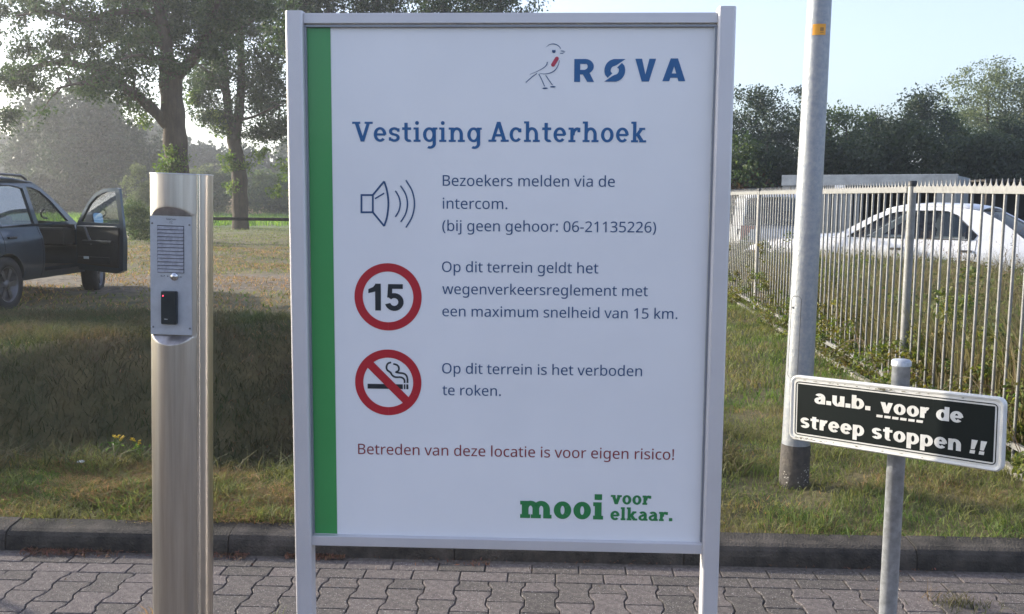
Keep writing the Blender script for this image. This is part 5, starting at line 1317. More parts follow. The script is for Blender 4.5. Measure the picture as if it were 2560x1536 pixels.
# ================================================================== WEEDS BEHIND THE FENCE
m_weed = mat('weed_leaves', (0.115, 0.155, 0.045), .7, var=.3, scale=1.4, col2=(0.075, 0.09, 0.035), island=.45, trans=.4, detail=6)
m_stem = mat('tall_grass', (0.20, 0.19, 0.085), .75, var=.25, scale=1.6, col2=(0.14, 0.115, 0.065), island=.4, trans=.35)
m_bram = mat('bramble_leaves', (0.085, 0.145, 0.032), .6, var=.3, scale=5, col2=(0.13, 0.10, 0.03), island=.45, trans=.4)
def behind(n, d0, d1, y0, y1, p=1.0):
    y = rng.uniform(y0, y1, n); d = d0 + (d1 - d0) * rng.uniform(0, 1, n) ** p
    x = fx(y) + d
    return np.stack([x, y, gh(x, y)], 1)
P1 = behind(60000, .12, 3.2, 4.4, 20)
hh = rng.beta(2, 1.6, len(P1)) * .62 + .38
hh = hh * (1 + .22 * wob(P1[:, 0], P1[:, 1], 1.3))
V, F = blades(P1, hh, .010, .30)
link('tall_grass', npmesh('tall_grass', V, F, m_stem), kind='stuff')
P2 = behind(46000, .15, 3.0, 4.4, 19)
top = .74 * (1 + .16 * wob(P2[:, 0], P2[:, 1], 1.7, 4))
C = P2.copy(); C[:, 2] += rng.beta(2.2, 1.3, len(C)) * top
V1, F1 = leaf_quads(C, rng.uniform(.03, .07, len(C)), .5)
link('weeds', npmesh('weeds', V1, F1, m_weed), kind='stuff')
# seed heads and thin stalks against the car
m_stk = mat('dead_stalks', (0.17, 0.125, 0.08), .9, var=.2, scale=5, island=.3)
b = MB()
for k in range(150):
    p = behind(1, .3, 3.0, 4.6, 15)[0]
    h = random.uniform(.75, 1.22)
    l = np.array([random.gauss(0, .10), random.gauss(0, .10), 0])
    tipp = p + [0, 0, h] + l
    b.tube([p, p + [0, 0, h * .6] + l * .4, tipp], [.003, .0022, .001], 4, cap=False)
    for j in range(5):
        t = random.uniform(.6, 1.0); q = p + np.array([0, 0, h * t]) + l * t
        e = q + [random.gauss(0, .06), random.gauss(0, .06), random.uniform(.02, .08)]
        b.tube([q, e], [.0016, .0008], 3, cap=False)
        vv, ff = leaf_quads(np.array([e, e + [0, 0, .012]]), .02, .5)
        b.add(vv, ff)
b.build('dead_stalks', m_stk, kind='stuff')
# brambles spilling through the foot of the fence
cs, rs = [], []
for k in range(560):
    y = 4.4 + 13 * random.random() ** 1.05
    d = random.gauss(.12, .17)
    if d < -.24: d = -.1
    hmax = .62 * (0.7 + .6 * random.random()) * (1 + .35 * math.sin(y * 2.1)) * math.exp(-max(0, -d) * 5)
    z = random.random() * max(.08, hmax)
    x = fx(y) + d
    cs.append((x, y, float(gh(x, y)) + z)); rs.append(random.uniform(.05, .12))
V, F = puffs(np.array(cs), np.array(rs), 70, .034)
k = V[:, 2] < .085
V[k, 2] = .09
link('undergrowth', npmesh('undergrowth', V, F, m_bram), kind='stuff')
b = MB()
for k in range(40):
    y = random.uniform(4.5, 14); x = fx(y) + random.gauss(0, .06)
    p = np.array([x, y, .12]); a = random.uniform(0, 6.28)
    q = p + [0.25 * math.cos(a), .35 * math.sin(a), random.uniform(.2, .6)]
    e = q + [.2 * math.cos(a), .3 * math.sin(a), -random.uniform(.02, .2)]
    b.tube(smoothpath([p, q, e], 5), .0022, 4, cap=False)
b.build('bramble_stems', m_stk, kind='stuff')

# ================================================================== SMALL PLANTS ON THE VERGE
m_yel = mat('yellow_petals', (0.75, 0.52, 0.02), .6, var=.1, scale=30, island=.2)
m_pl = mat('plant_green', (0.10, 0.17, 0.04), .7, var=.2, scale=8, island=.3, trans=.3)
for k, (px, py, lab) in enumerate(((290, 1150, 'yellow flowering ragwort at the ditch edge, taller of the two left of the intercom post'), (348, 1158, 'yellow flowering ragwort at the ditch edge, the smaller one beside the intercom post'))):
    p = at(px, py + 28, 5.25); p[2] = float(gh(p[0], p[1]))
    t = empty('ragwort', p, 0, lab, 'flower', 'ragwort plants at the ditch edge')
    H_ = (.15, .13)[k] * .8 + (at(px, 1136, 5.25)[2] - p[2]) * .2 + .04
    b = MB(); heads = []
    for j in range(7 - 2 * k):
        l = np.array([random.gauss(0, .022), random.gauss(0, .015), H_ * random.uniform(.8, 1.0)])
        b.tube([(0, 0, 0), l * [.4, .4, .6], l], [.002, .0016, .001], 4, cap=False); heads.append(l)
    b.build('stem', m_pl, t)
    V, F = leaf_quads(np.array([[random.gauss(0, .03), random.gauss(0, .02), random.uniform(.02, H_ * .75)] for _ in range(46)]), .034, .3)
    link('leaf', npmesh('leaf', V, F, m_pl), t, kind='stuff')
    V, F = puffs(np.array(heads), .009, 20, .0075)
    link('blossom', npmesh('blossom', V, F, m_yel), t, kind='stuff')
def tuft(name, x, y, z, n, h, spread, m, lab, cat='weed', w=.004):
    a = rng.normal(0, spread, (n, 2))
    P = np.column_stack([a[:, 0], a[:, 1] * .6, np.zeros(n)])
    V, F = blades(P, h * rng.uniform(.5, 1.2, n), w, .8)
    o = link(name, npmesh(name, V, F, m)); o.location = (x, y, z)
    return tag(o, lab, cat)
p = at(2405, 1492, 3.62)
tuft('weed_tuft', p[0], p[1], 0.0, 170, .045, .065, m_grass_dark, 'low dark weed tuft growing between paving stones right of the notice post', w=.003)
p = at(2318, 1470, 3.68)
tuft('weed_stalks', p[0], p[1], 0.0, 9, .10, .018, m_dry, 'thin dry stalks sprouting from the paving beside the weed tuft', w=.002)
p = at(375, 1530, 3.42)
tuft('grass_sprig', p[0], p[1], 0.0, 9, .07, .02, m_dry, 'short dry grass sprig in the paving left of the intercom post', w=.004)
p = at(690, 1530, 3.42)
tuft('weed_sprig', p[0], p[1], 0.0, 9, .055, .015, m_grass, 'small green sprig in the paving joint left of the big sign', w=.005)
m_paper = mat('white_paper', (.7, .7, .7), .8, var=.05)
p = at(202, 1184, 5.04)
b = MB(); b.add([(-.022, 0, 0), (.022, -.005, .002), (.02, .01, .008), (.0, .015, .011), (-.02, .01, .006)], [(0, 1, 2, 3, 4)])
o = b.build('litter_scrap', m_paper); o.location = (p[0], p[1], float(gh(p[0], p[1])) + .03); tag(o, 'small white scrap of litter lying on the verge above the ditch', 'litter')
p0 = at(628, 1200, 4.9)
b = MB(); b.tube([(0, 0, .0), (.035, -.03, .006), (.07, -.09, .0)], [.0015, .0022, .0015], 5)
o = b.build('twig', m_dry); o.location = (p0[0], p0[1], float(gh(p0[0], p0[1])) + .035); tag(o, 'pale bent twig lying on the verge between intercom post and sign', 'twig')

# ================================================================== TIMBER BARRIER AND WIRE FENCE FAR LEFT
m_wood = mat('dark_timber', (0.045, 0.038, 0.03), .85, var=.3, scale=8, bump=.4, bscale=60)
YB = 27
a_, c_ = at(470, 546.5, YB), at(900, 549, YB)
bar_ = empty('timber_barrier', (a_[0], YB, 0), 0, 'low dark timber barrier rail at the far edge of the lot', 'barrier')
MB().box(0, c_[0] - a_[0], -.05, .05, a_[2] - .045, a_[2] + .045, b=.008).build('rail', m_wood, bar_)
for x in (.12, c_[0] - a_[0] - .12, 2.55 * 1.0 + 0):
    if abs(x - 2.55) < .01:
        continue
    MB().box(x - .07, x + .07, -.06, .06, -.2, a_[2] - .046, b=.01).build('post', m_wood, bar_)
wf = empty('wire_fence', (-30, 104, 0), 0, 'low wire fence with thin stakes along the reed strip in the distance', 'fence')
for k in range(26):
    MB().box(-12 + k * 2.4, -12 + k * 2.4 + .12, -.06, .06, 0, 1.5).build('stake', m_wood, wf)
MB().tube([(-12, 0, 1.35), (48, 0, 1.35)], .02, 4).tube([(-12, 0, .8), (48, 0, .8)], .02, 4).build('wire', m_wood, wf)

# ================================================================== SHED BEHIND THE WHITE CAR
m_shed = mat('shed_sheet', (0.20, 0.225, 0.245), .55, metal=.2, var=.1, scale=4, objrand=.06)
m_fas = mat('shed_fascia', (0.26, 0.29, 0.32), .6, metal=.1, var=.12, scale=6)
YS = 23.0
A_, B_ = at(1957, 438, YS), at(2397, 436, YS - 2)
sh_o = empty('metal_shed', (A_[0], A_[1], 0), math.atan2(B_[1] - A_[1], B_[0] - A_[0]), 'grey ribbed metal shed with a pale flat fascia behind the white car', 'shed')
LS = math.hypot(B_[0] - A_[0], B_[1] - A_[1])
ZT = (A_[2] + B_[2]) / 2
ZB = ZT - 27 / 2400 * 22.5
MB().box(0, LS, -.08, -.03, ZB, ZT, b=.01).build('fascia', m_fas, sh_o)
b = MB(); b.box(.02, LS - .02, -.03, 2.2, ZT - .10, ZT - .03); b.build('roof', m_fas, sh_o)
x = .05
half_ = LS * .45
while x < half_ - .1:
    w_ = .16
    MB().box(x, x + w_ - .02, -.02, .03, 0, ZB, b=.006).build('panel', m_shed, sh_o)
    x += w_
xx = half_
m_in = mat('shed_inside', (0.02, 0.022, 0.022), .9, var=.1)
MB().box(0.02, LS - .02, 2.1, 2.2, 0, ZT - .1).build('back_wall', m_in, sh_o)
for x0, x1 in ((half_ - .05, half_ + .06), (LS - .42, LS - .02)):
    MB().box(x0, x1, -.025, .04, 0, ZB, b=.006).build('door_post', m_shed, sh_o)
MB().box(0.0, .04, .035, 2.1, 0, ZT - .1).build('side_wall', m_shed, sh_o)
MB().box(LS - .06, LS - .02, .045, 2.1, 0, ZT - .1).build('side_wall', m_shed, sh_o)
pl0 = at(2087, 461, YS)[0] - A_[0]
MB().box(pl0, pl0 + .21, -.10, -.082, ZB - .10, ZB + .012, b=.004).build('name_plate', mat('plate_white', (.7, .73, .78), .5, var=.03), sh_o)
s2a, s2b = at(2460, 449, 26), at(2900, 449, 26)
s2 = empty('dark_shelter', (s2a[0], 26, 0), 0, 'low dark shelter with a thin flat roof right of the metal shed', 'shelter')
MB().box(0, s2b[0] - s2a[0], -.1, 2, s2a[2] - .06, s2a[2], b=.01).build('roof', m_wood, s2)
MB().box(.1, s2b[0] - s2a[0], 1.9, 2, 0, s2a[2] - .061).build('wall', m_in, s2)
for x in (.1, 3.9):
    MB().box(x, x + .1, 0, .1, 0, s2a[2] - .061).build('post', m_wood, s2)

# ================================================================== CARS
m_tyre = mat('tyre_rubber', (0.018, 0.018, 0.018), .8, var=.1, scale=30)
m_rim = mat('alloy_rim', (0.12, 0.12, 0.125), .4, metal=.6, var=.1)
m_int = mat('car_interior', (0.012, 0.012, 0.012), .8, var=.1)
m_plas = mat('black_trim', (0.015, 0.016, 0.017), .5, var=.1)
m_gl = glass('car_glass', (0.42, 0.47, 0.48), gloss=.03)
m_glb = glass('car_glass_dark', (0.30, 0.34, 0.36), gloss=.05)
m_mirror = mat('mirror_glass', (0.50, 0.70, 0.78), .05, metal=1.0, var=.01)
m_lampr = mat('tail_lamp', (0.30, 0.01, 0.01), .25, var=.1, coat=.6)
m_lampw = mat('head_lamp', (0.6, 0.62, 0.65), .15, var=.05, coat=.6)
m_lampo = mat('indicator', (0.75, 0.20, 0.03), .3, var=.05, coat=.4)
def interp(tab, x):
    return float(np.interp(x, [a for a, b in tab], [b for a, b in tab]))
def build_car(name, loc, rotz, label, paint, P):
    """x forward from the rear axle, y to the car's left, z up"""
    car = empty(name, loc, rotz, label, P['cat'])
    xr, xf, W = P['rear'], P['front'], P['width']
    wb, wr = P['wb'], P['wr']
    def hw(x):
        t = (x - (xr + xf) / 2) / ((xf - xr) / 2)
        return W / 2 * (1 - .16 * abs(t) ** 4.5)
    topz = lambda x: interp(P['top'], x)
    arch = wr * 1.14
    def botz(x):
        z = interp(P['bot'], x)
        for ax_ in (0, wb):
            d = x - ax_
            if abs(d) < arch:
                z = max(z, wr + math.sqrt(arch * arch - d * d) * .98)
        return z
    xsn = sorted(set([round(v, 4) for v in list(np.linspace(xr, xf, 44)) + [a + arch * math.cos(R(q)) for a in (0, wb) for q in range(0, 181, 15)] + P['cuts']]))
    rows = 9
    prof = lambda s: .955 + .045 * math.sin(PI * min(1, s * 1.05)) - .05 * max(0, s - .78) / .22 - .03 * max(0, .15 - s) / .15
    def side(sg):
        V = []
        for x in xsn:
            z0, z1 = botz(x), topz(x)
            zb_ = interp(P['bot'], x)
            for j in range(rows + 1):
                z = z0 + (z1 - z0) * (j / rows) ** .9
                s = (z - zb_) / max(.1, z1 - zb_)
                V.append((x, sg * hw(x) * prof(s), z))
        return V
    VL, VR = side(1), side(-1)
    nl = len(VL)
    V = VL + VR
    F = []
    n1 = rows + 1
    opening = P.get('open')
    for i in range(len(xsn) - 1):
        xm = (xsn[i] + xsn[i + 1]) / 2
        for j in range(rows):
            a = i * n1 + j
            F.append((a, a + n1, a + n1 + 1, a + 1)[::-1])
            if not (opening and opening[0] < xm < opening[1] and j >= 1):
                F.append((nl + a, nl + a + n1, nl + a + n1 + 1, nl + a + 1))
        a = i * n1
        F.append((a, a + n1, nl + a + n1, nl + a))         # underside
        if not (P['cab'][0] < xm < P['cab'][1]):
            # crowned top in six strips
            base = len(V)
            for xx_, k in ((xsn[i], i), (xsn[i + 1], i + 1)):
                l, r = V[k * n1 + rows], V[nl + k * n1 + rows]
                for q in range(7):
                    t = q / 6
                    V.append((xx_, l[1] + (r[1] - l[1]) * t, l[2] + .055 * math.sin(PI * t) ** .6 * P['crown']))
            for q in range(6):
                F.append((base + q, base + q + 1, base + 7 + q + 1, base + 7 + q))
    for k in (0, len(xsn) - 1):
        base = len(V)
        z0, z1 = V[k * n1][2], V[k * n1 + rows][2]
        for j in range(n1):
            l = V[k * n1 + j]
            for q in range(7):
                t = q / 6
                bow = .09 * math.sin(PI * t) * (1 if k else -1) * (0.4 + .6 * math.sin(PI * (j / rows) * .8 + .2))
                V.append((l[0] + bow, l[1] * (1 - 2 * t), l[2] + (.055 * math.sin(PI * t) ** .6 * P['crown'] if j == rows else 0)))
        for j in range(rows):
            for q in range(6):
                a = base + j * 7 + q
                F.append((a, a + 1, a + 8, a + 7))
    b = MB(); b.add(V, F, True)
    body = b.build('body', paint, car)
    md = body.modifiers.new('edges', 'EDGE_SPLIT'); md.split_angle = R(38)
    # greenhouse
    zbelt = P['belt']
    def gy(x, z):
        return (hw(x) * .905) * (1 - P['tumble'] * max(0, (z - zbelt)) / .55)
    out = P['house']
    def panel(poly, holes, off=0.0):
        tri = tessellate_polygon([[Vector((x, z, 0)) for x, z in q] for q in [poly] + holes])
        pts = [p for q in [poly] + holes for p in q]
        return pts, tri
    fr = MB()
    pts, tri = panel(out, P['windows'])
    for sg in (1, -1):
        fr.add([(x, sg * gy(x, z), z) for x, z in pts], tri if sg > 0 else [t[::-1] for t in tri])
    fo_ = fr.build('pillars', paint, car)
    so = fo_.modifiers.new('thick', 'SOLIDIFY'); so.thickness = .04; so.offset = 0
    if not opening:
        gls = P['windows']
    else:
        gls = P['windows']
    for wi, w_ in enumerate(P['windows']):
        for sg in (1, -1):
            if opening and sg < 0 and wi == P['open_window']:
                continue
            pts2, tri2 = panel(w_, [])
            g = MB(); g.add([(x, sg * (gy(x, z) - .004), z) for x, z in pts2], tri2 if sg > 0 else [t[::-1] for t in tri2])
            g.build('window', m_gl if not P.get('dark') else m_glb, car)
            if P.get('seal'):
                lp = [(x, sg * (gy(x, z) + .022), z) for x, z in w_]
                MB().tube(lp + [lp[0]], .008, 4, cap=False).build('window_seal', P['seal'], car)
    # roof between the two side top edges
    rp = P['roofline']
    b = MB()
    V, F = [], []
    for x, z in rp:
        y = gy(x, z) + .0
        for q in range(9):
            t = q / 8
            V.append((x, y * (1 - 2 * t), z + .045 * math.sin(PI * t) ** .7))
    for i in range(len(rp) - 1):
        for q in range(8):
            a = i * 9 + q
            F.append((a, a + 1, a + 10, a + 9))
    b.add(V, F, True)
    rf = b.build('roof', paint, car)
    so = rf.modifiers.new('thick', 'SOLIDIFY'); so.thickness = .03; so.offset = -1
    for nm, (x0, z0, x1, z1) in (('windscreen', P['screen']), ('rear_window', P['rearwin'])):
        V, F = [], []
        for k in range(4):
            t = k / 3
            x, z = x0 + (x1 - x0) * t, z0 + (z1 - z0) * t
            y = gy(x, z) - .03
            for q in range(9):
                u = q / 8
                V.append((x + (.10 if nm == 'windscreen' else -.08) * math.sin(PI * u) * (1 - .5 * t), y * (1 - 2 * u), z + .01 * math.sin(PI * t)))
        for k in range(3):
            for q in range(8):
                a = k * 9 + q
                F.append((a, a + 1, a + 10, a + 9))
        b = MB(); b.add(V, F, True); b.build(nm, m_glb if nm == 'rear_window' else m_gl, car)
    # interior tub and seats
    x0, x1 = P['cab']
    zf = P['floor']
    b = MB()
    yi = W / 2 - .10
    b.add([(x0 + .1, -yi, zf), (x1 - .05, -yi, zf), (x1 - .05, yi, zf), (x0 + .1, yi, zf)], [(0, 1, 2, 3)])
    b.box(x1 - .38, x1 - .02, -yi, yi, zf + .3, zbelt - .03, b=.03)
    b.box(x0 + .05, x0 + .15, -yi, yi, zf, zbelt - .02)
    b.build('dashboard_and_floor', m_int, car)
    for xs_ in P['seats']:
        for sg in (.37, -.37):
            b = MB()
            b.box(xs_ - .25, xs_ + .28, sg - .25, sg + .25, zf + .12, zf + .30, b=.04)
            M = Matrix.Translation((xs_ - .27, sg, zf + .2)) @ Matrix.Rotation(R(-14), 4, 'Y')
            b.box(-.06, .06, -.24, .24, 0, .60, M, b=.04)
            b.box(-.04, .04, -.12, .12, .64, .84, M, b=.03)
            b.build('seat', m_int, car)
    # wheels
    for xx_, steer in ((0, 0), (wb, P.get('steer', 0))):
        for sg in (1, -1):
            M = Matrix.Translation((xx_, sg * (W / 2 - .135), wr)) @ Matrix.Rotation(steer, 4, 'Z') @ Matrix.Rotation(PI / 2 * -sg, 4, 'X')
            t = MB().lathe([(wr * .62, -.11), (wr * .9, -.125), (wr * .985, -.10), (wr, -.05), (wr, .05), (wr * .985, .10), (wr * .9, .125), (wr * .66, .115), (wr * .62, .09)], 36, M, cap=False).build('wheel', m_tyre, car)
            r_ = MB()
            r_.lathe([(wr * .66, .112), (wr * .61, .10), (wr * .60, -.08), (wr * .15, -.08)], 36, M, cap=False)
            ns = P['spokes']
            for k in range(ns):
                for dd in (-.09, .09):
                    Mk = M @ Matrix.Rotation(2 * PI * k / ns + dd, 4, 'Z')
                    r_.box(wr * .10, wr * .62, -.016, .016, .060, .085, Mk)
            r_.lathe([(.07, .06), (.06, .10), (.01, .105)], 16, M)
            r_.build('rim', m_rim, t)
    # handles, lamps, bumpers
    for hx, hz in P['handles']:
        for sg in (1, -1):
            if opening and sg < 0 and hx > opening[0]:
                continue
            y = sg * hw(hx) * .975
            MB().box(hx - .10, hx + .10, y - .022, y + .022, hz - .016, hz + .016, b=.008).build('door_handle', m_plas if not P.get('seal') else m_rimd, car)
    for sg in (1, -1):
        for (a, c, z0, z1, mm, nm) in P['lamps']:
            y0 = hw(a) * .62; y1 = hw(a) * .985
            lo_, hi_ = min(a, c), max(a, c)
            MB().box(lo_, hi_, *sorted((sg * y0, sg * y1)), z0, z1, b=.015).build(nm, mm, car)
    # door joints as thin dark grooves
    g = MB()
    for xj in P['joints']:
        for sg in (1, -1):
            pts_ = []
            for z in np.linspace(botz(xj) + .03, topz(xj) - .005, 9):
                s = (z - interp(P['bot'], xj)) / max(.1, topz(xj) - interp(P['bot'], xj))
                pts_.append((xj, sg * (hw(xj) * prof(s) + .0005), z))
            g.tube(pts_, .0045, 4, cap=False)
    g.build('door_joint', m_plas, car)
    return car, gy, hw
m_rimd = mat('chrome_dark', (0.10, 0.10, 0.11), .35, metal=.5, var=.1)

# dark off-roader with its front door open
m_suv = mat('suv_paint', (0.034, 0.058, 0.086), .28, metal=.6, var=.08, scale=3, coat=.6)
SUV = dict(cat='car', rear=-1.02, front=3.72, width=1.88, wb=2.79, wr=.385, crown=1.0, belt=1.16, tumble=.15, floor=.55, dark=True,
    top=[(-1.02, 1.10), (-.9, 1.16), (2.0, 1.18), (2.35, 1.17), (3.3, 1.08), (3.6, 1.0), (3.72, .86)],
    bot=[(-1.02, .50), (-.6, .42), (.5, .40), (2.3, .40), (3.4, .42), (3.72, .50)],
    cuts=[.98, 2.08, 2.02], open=(.98, 2.08), open_window=1, cab=(-.9, 2.12),
    house=[(2.20, 1.17), (2.12, 1.22), (1.55, 1.60), (1.30, 1.74), (1.10, 1.80), (.6, 1.84), (-.2, 1.85), (-.75, 1.82), (-.92, 1.74), (-1.02, 1.2), (-1.02, 1.15)],
    windows=[[(.02, 1.20), (.86, 1.21), (.80, 1.72), (.55, 1.755), (-.02, 1.76), (-.08, 1.72)], [(.97, 1.21), (1.90, 1.23), (1.50, 1.55), (1.26, 1.69), (1.05, 1.74), (.90, 1.745)], [(-.86, 1.22), (-.10, 1.20), (-.18, 1.72), (-.6, 1.74), (-.78, 1.68)]],
    roofline=[(1.28, 1.745), (1.10, 1.80), (.6, 1.84), (-.2, 1.85), (-.75, 1.82), (-.92, 1.74)], screen=(2.10, 1.20, 1.30, 1.745), rearwin=(-1.0, 1.2, -.92, 1.74),
    seats=[1.05, .0], spokes=6, steer=R(14), handles=[(.15, 1.03)], joints=[.93, -.05],
    lamps=[(-1.06, -1.0, .85, 1.15, m_lampr, 'tail_light'), (3.60, 3.72, .78, .93, m_lampw, 'headlight')])
SUVX, SUVY = -7.93, 13.35
suv, sgy, shw = build_car('parked_off_roader', (SUVX, SUVY, float(gh(SUVX + .8, SUVY + 1)) - .06), R(88.5), 'dark blue off-road car parked on the grass with its front door standing open', m_suv, SUV)
for sg in (1, -1):
    MB().tube([(-.55, sg * .66, 1.88), (-.5, sg * .66, 1.925), (.9, sg * .66, 1.915), (1.05, sg * .66, 1.86)], .018, 8).build('roof_rail', m_rimd, suv)
# grab handle inside
MB().tube(smoothpath([(1.66, -.60, 1.42), (1.60, -.58, 1.38), (1.64, -.57, 1.30), (1.74, -.60, 1.27)], 4), .014, 8).build('grab_handle', m_rim, suv)
# open door in its own hinge frame: s from the hinge outwards
HX, HY = 2.08, -.90
DA = R(180 + 62)
dM = Matrix.Translation((HX, HY, 0)) @ Matrix.Rotation(DA, 4, 'Z')
def dloc(o):
    o.matrix_parent_inverse = Matrix.Identity(4); o.matrix_basis = dM
    return o
dout = [(0, .55), (.06, .46), (.95, .43), (1.10, .48), (1.13, .9), (1.13, 1.17), (1.06, 1.74), (1.0, 1.76), (.70, 1.745), (.50, 1.68), (.30, 1.53), (.04, 1.22), (.0, 1.15)]
dwin = [(.12, 1.22), (.34, 1.50), (.53, 1.63), (.72, 1.69), (.96, 1.70), (1.035, 1.20)]
tri = tessellate_polygon([[Vector((x, z, 0)) for x, z in dout], [Vector((x, z, 0)) for x, z in dwin]])
ptsd = dout + dwin
b = MB()
for y in (-.03, .05):
    b.add([(x, y * (1 if z < 1.15 else .5), z) for x, z in ptsd], tri if y > 0 else [t[::-1] for t in tri])
n0 = len(dout)
nt_ = len(ptsd)
for lo_, hi_ in ((0, n0), (n0, nt_)):
    cnt = hi_ - lo_
    b.add([], [])
    base = 0
    for i in range(cnt):
        a, c = lo_ + i, lo_ + (i + 1) % cnt
        b.f.append((a, c, c + nt_, a + nt_)); b.sm.append(False)
door = dloc(b.build('open_door', m_suv, suv))
tri = tessellate_polygon([[Vector((x, z, 0)) for x, z in dwin]])
g = MB(); g.add([(x, .01, z) for x, z in dwin], tri)
o = g.build('door_window', m_gl, door)
# inner side of the door faces the camera: lining, armrest, pull
INY = -.032 if False else -.03
b = MB()
trimp = [(.06, .56), (1.02, .52), (1.06, 1.14), (.08, 1.14)]
b.prism(trimp, 0, .03, lambda p: (p[0], -.031 - p[2], p[1]))
b.box(.25, .95, -.11, -.06, .88, .94, b=.012)
b.box(.10, .85, -.085, -.06, .56, .68, b=.01)
b.build('door_lining', m_plas, door)
MB().tube(smoothpath([(.30, -.075, 1.13), (.34, -.10, 1.12), (.40, -.10, 1.0), (.46, -.085, .88)], 4), .020, 8).build('door_pull', m_rim, door)
MB().box(.26, .38, -.092, -.086, .64, .68).build('door_lamp', mat('door_lamp_clear', (.6, .65, .66), .3, var=.05), door)
MB().box(.10, 1.0, -.075, -.031, 1.141, 1.165, b=.008).build('sill_strip', mat('grey_trim', (.22, .23, .22), .5, var=.1), door)
mir = MB()
Mm = Matrix.Translation((.20, .145, 1.255))
mir.box(-.14, .06, -.05, .14, -.085, .12, Mm, b=.04)
mir.box(-.09, .0, -.12, .03, -.085, -.045, Mm, b=.01)
mo = mir.build('door_mirror', m_rimd, door)
mg = MB(); yz = rrect(.105, 1.19, .275, 1.36, .04, 4)
mg.add([(.275 - .22 * (z - 1.275), y, z) for y, z in yz], [tuple(range(len(yz)))]); mg.build('mirror_glass', m_mirror, mo)

# white saloon behind the fence
m_white = mat('white_paint', (0.72, 0.73, 0.75), .3, var=.03, scale=3, coat=.5)
SED = dict(cat='car', rear=-1.10, front=3.68, width=1.78, wb=2.80, wr=.315, crown=.9, belt=.93, tumble=.26, floor=.35, seal=m_plas,
    top=[(-1.10, .90), (-.95, .97), (-.4, .97), (2.3, .95), (2.6, .93), (3.3, .84), (3.6, .74), (3.68, .60)],
    bot=[(-1.10, .34), (-.6, .24), (.5, .22), (2.3, .22), (3.4, .24), (3.68, .30)],
    cuts=[2.1], cab=(-.62, 2.12),
    house=[(2.12, .935), (2.02, .98), (1.50, 1.29), (1.30, 1.375), (1.1, 1.42), (.7, 1.445), (.2, 1.43), (-.1, 1.38), (-.40, 1.22), (-.70, .99), (-.80, .935)],
    windows=[[(.96, .965), (1.84, .965), (1.42, 1.23), (1.22, 1.335), (1.10, 1.36), (.96, 1.375)], [(.02, .965), (.86, .965), (.86, 1.380), (.55, 1.385), (.38, 1.375), (.24, 1.32), (-.08, 1.03), (-.04, .975)]],
    roofline=[(1.30, 1.375), (1.1, 1.42), (.7, 1.445), (.2, 1.43), (-.08, 1.385)], screen=(2.08, .97, 1.30, 1.375), rearwin=(-.76, .98, -.08, 1.385),
    seats=[1.35, .45], spokes=8, handles=[(1.06, .80), (.06, .80)], joints=[1.95, .91, -.08],
    lamps=[(-1.13, -1.02, .66, .82, m_lampr, 'tail_light'), (3.50, 3.66, .55, .70, m_lampw, 'headlight'), (3.40, 3.50, .56, .68, m_lampo, 'indicator')])
SDX, SDY, SDR = 7.27, 14.8, 140
sed, g1, h1 = build_car('white_saloon_car', (SDX, SDY, .12), R(SDR), 'white saloon car standing behind the fence, half hidden by tall weeds', m_white, SED)
# white van further back
VAN = dict(SED); VAN.update(cat='van', rear=-.95, front=3.35, width=1.85, wb=2.6, wr=.33, belt=1.15, tumble=.12, floor=.5,
    top=[(-.95, 1.1), (-.85, 1.18), (2.2, 1.16), (2.5, 1.12), (3.1, 1.0), (3.3, .85), (3.35, .7)],
    bot=[(-.95, .36), (.5, .28), (2.3, .28), (3.35, .36)], cab=(-.85, 2.32), cuts=[2.3],
    house=[(2.35, 1.15), (2.25, 1.2), (1.75, 1.66), (1.5, 1.80), (.6, 1.84), (-.6, 1.83), (-.86, 1.76), (-.93, 1.15)],
    windows=[[(1.05, 1.2), (2.0, 1.2), (1.62, 1.58), (1.4, 1.68), (1.05, 1.70)]],
    roofline=[(1.5, 1.80), (.6, 1.84), (-.6, 1.83), (-.86, 1.76)], screen=(2.28, 1.2, 1.5, 1.80), rearwin=(-.93, 1.2, -.86, 1.76),
    seats=[1.25], handles=[(1.2, 1.0)], joints=[2.1, 1.0], spokes=7,
    lamps=[(-.97, -.9, .9, 1.2, m_lampr, 'tail_light'), (3.15, 3.32, .72, .86, m_lampw, 'headlight')])
v, _, _ = build_car('white_van', (5.35, 19.8, .05), R(80), 'small white van standing far behind the fence beside the lamp pole', m_white, VAN)

v.scale = (.93, .93, .93)

# ================================================================== TREES
m_bark = mat('oak_bark', (0.10, 0.075, 0.052), .95, var=.3, scale=7, bump=1.0, bscale=22, stretch=(1, 1, .25), col2=(.05, .038, .028))
m_oak = mat('oak_leaves', (0.050, 0.088, 0.024), .62, var=.25, scale=.7, col2=(0.029, 0.053, 0.017), island=.45, trans=.33)
m_spr = mat('sunlit_sprout_leaves', (0.11, 0.17, 0.035), .6, var=.2, scale=2, island=.4, trans=.45)
m_lime = mat('dark_leaves', (0.036, 0.058, 0.022), .65, var=.25, scale=.5, col2=(0.022, 0.038, 0.016), island=.4, trans=.25)
m_wil = mat('willow_leaves', (0.13, 0.16, 0.075), .65, var=.2, scale=.5, island=.35, trans=.38)
m_bush = mat('bush_leaves', (0.085, 0.125, 0.038), .65, var=.25, scale=.9, col2=(0.05, 0.08, 0.028), island=.4, trans=.38)
m_rust = mat('rusty_leaves', (0.15, 0.085, 0.035), .7, var=.25, scale=1, island=.4, trans=.3)

def tree(name, base, label, cat='tree', group=None):
    return empty(name, base, 0, label, cat, group)
def crown(root, V, F, m, name='crown'):
    base = np.array(root.location)
    return link(name, npmesh(name, V - base, F, m), root)

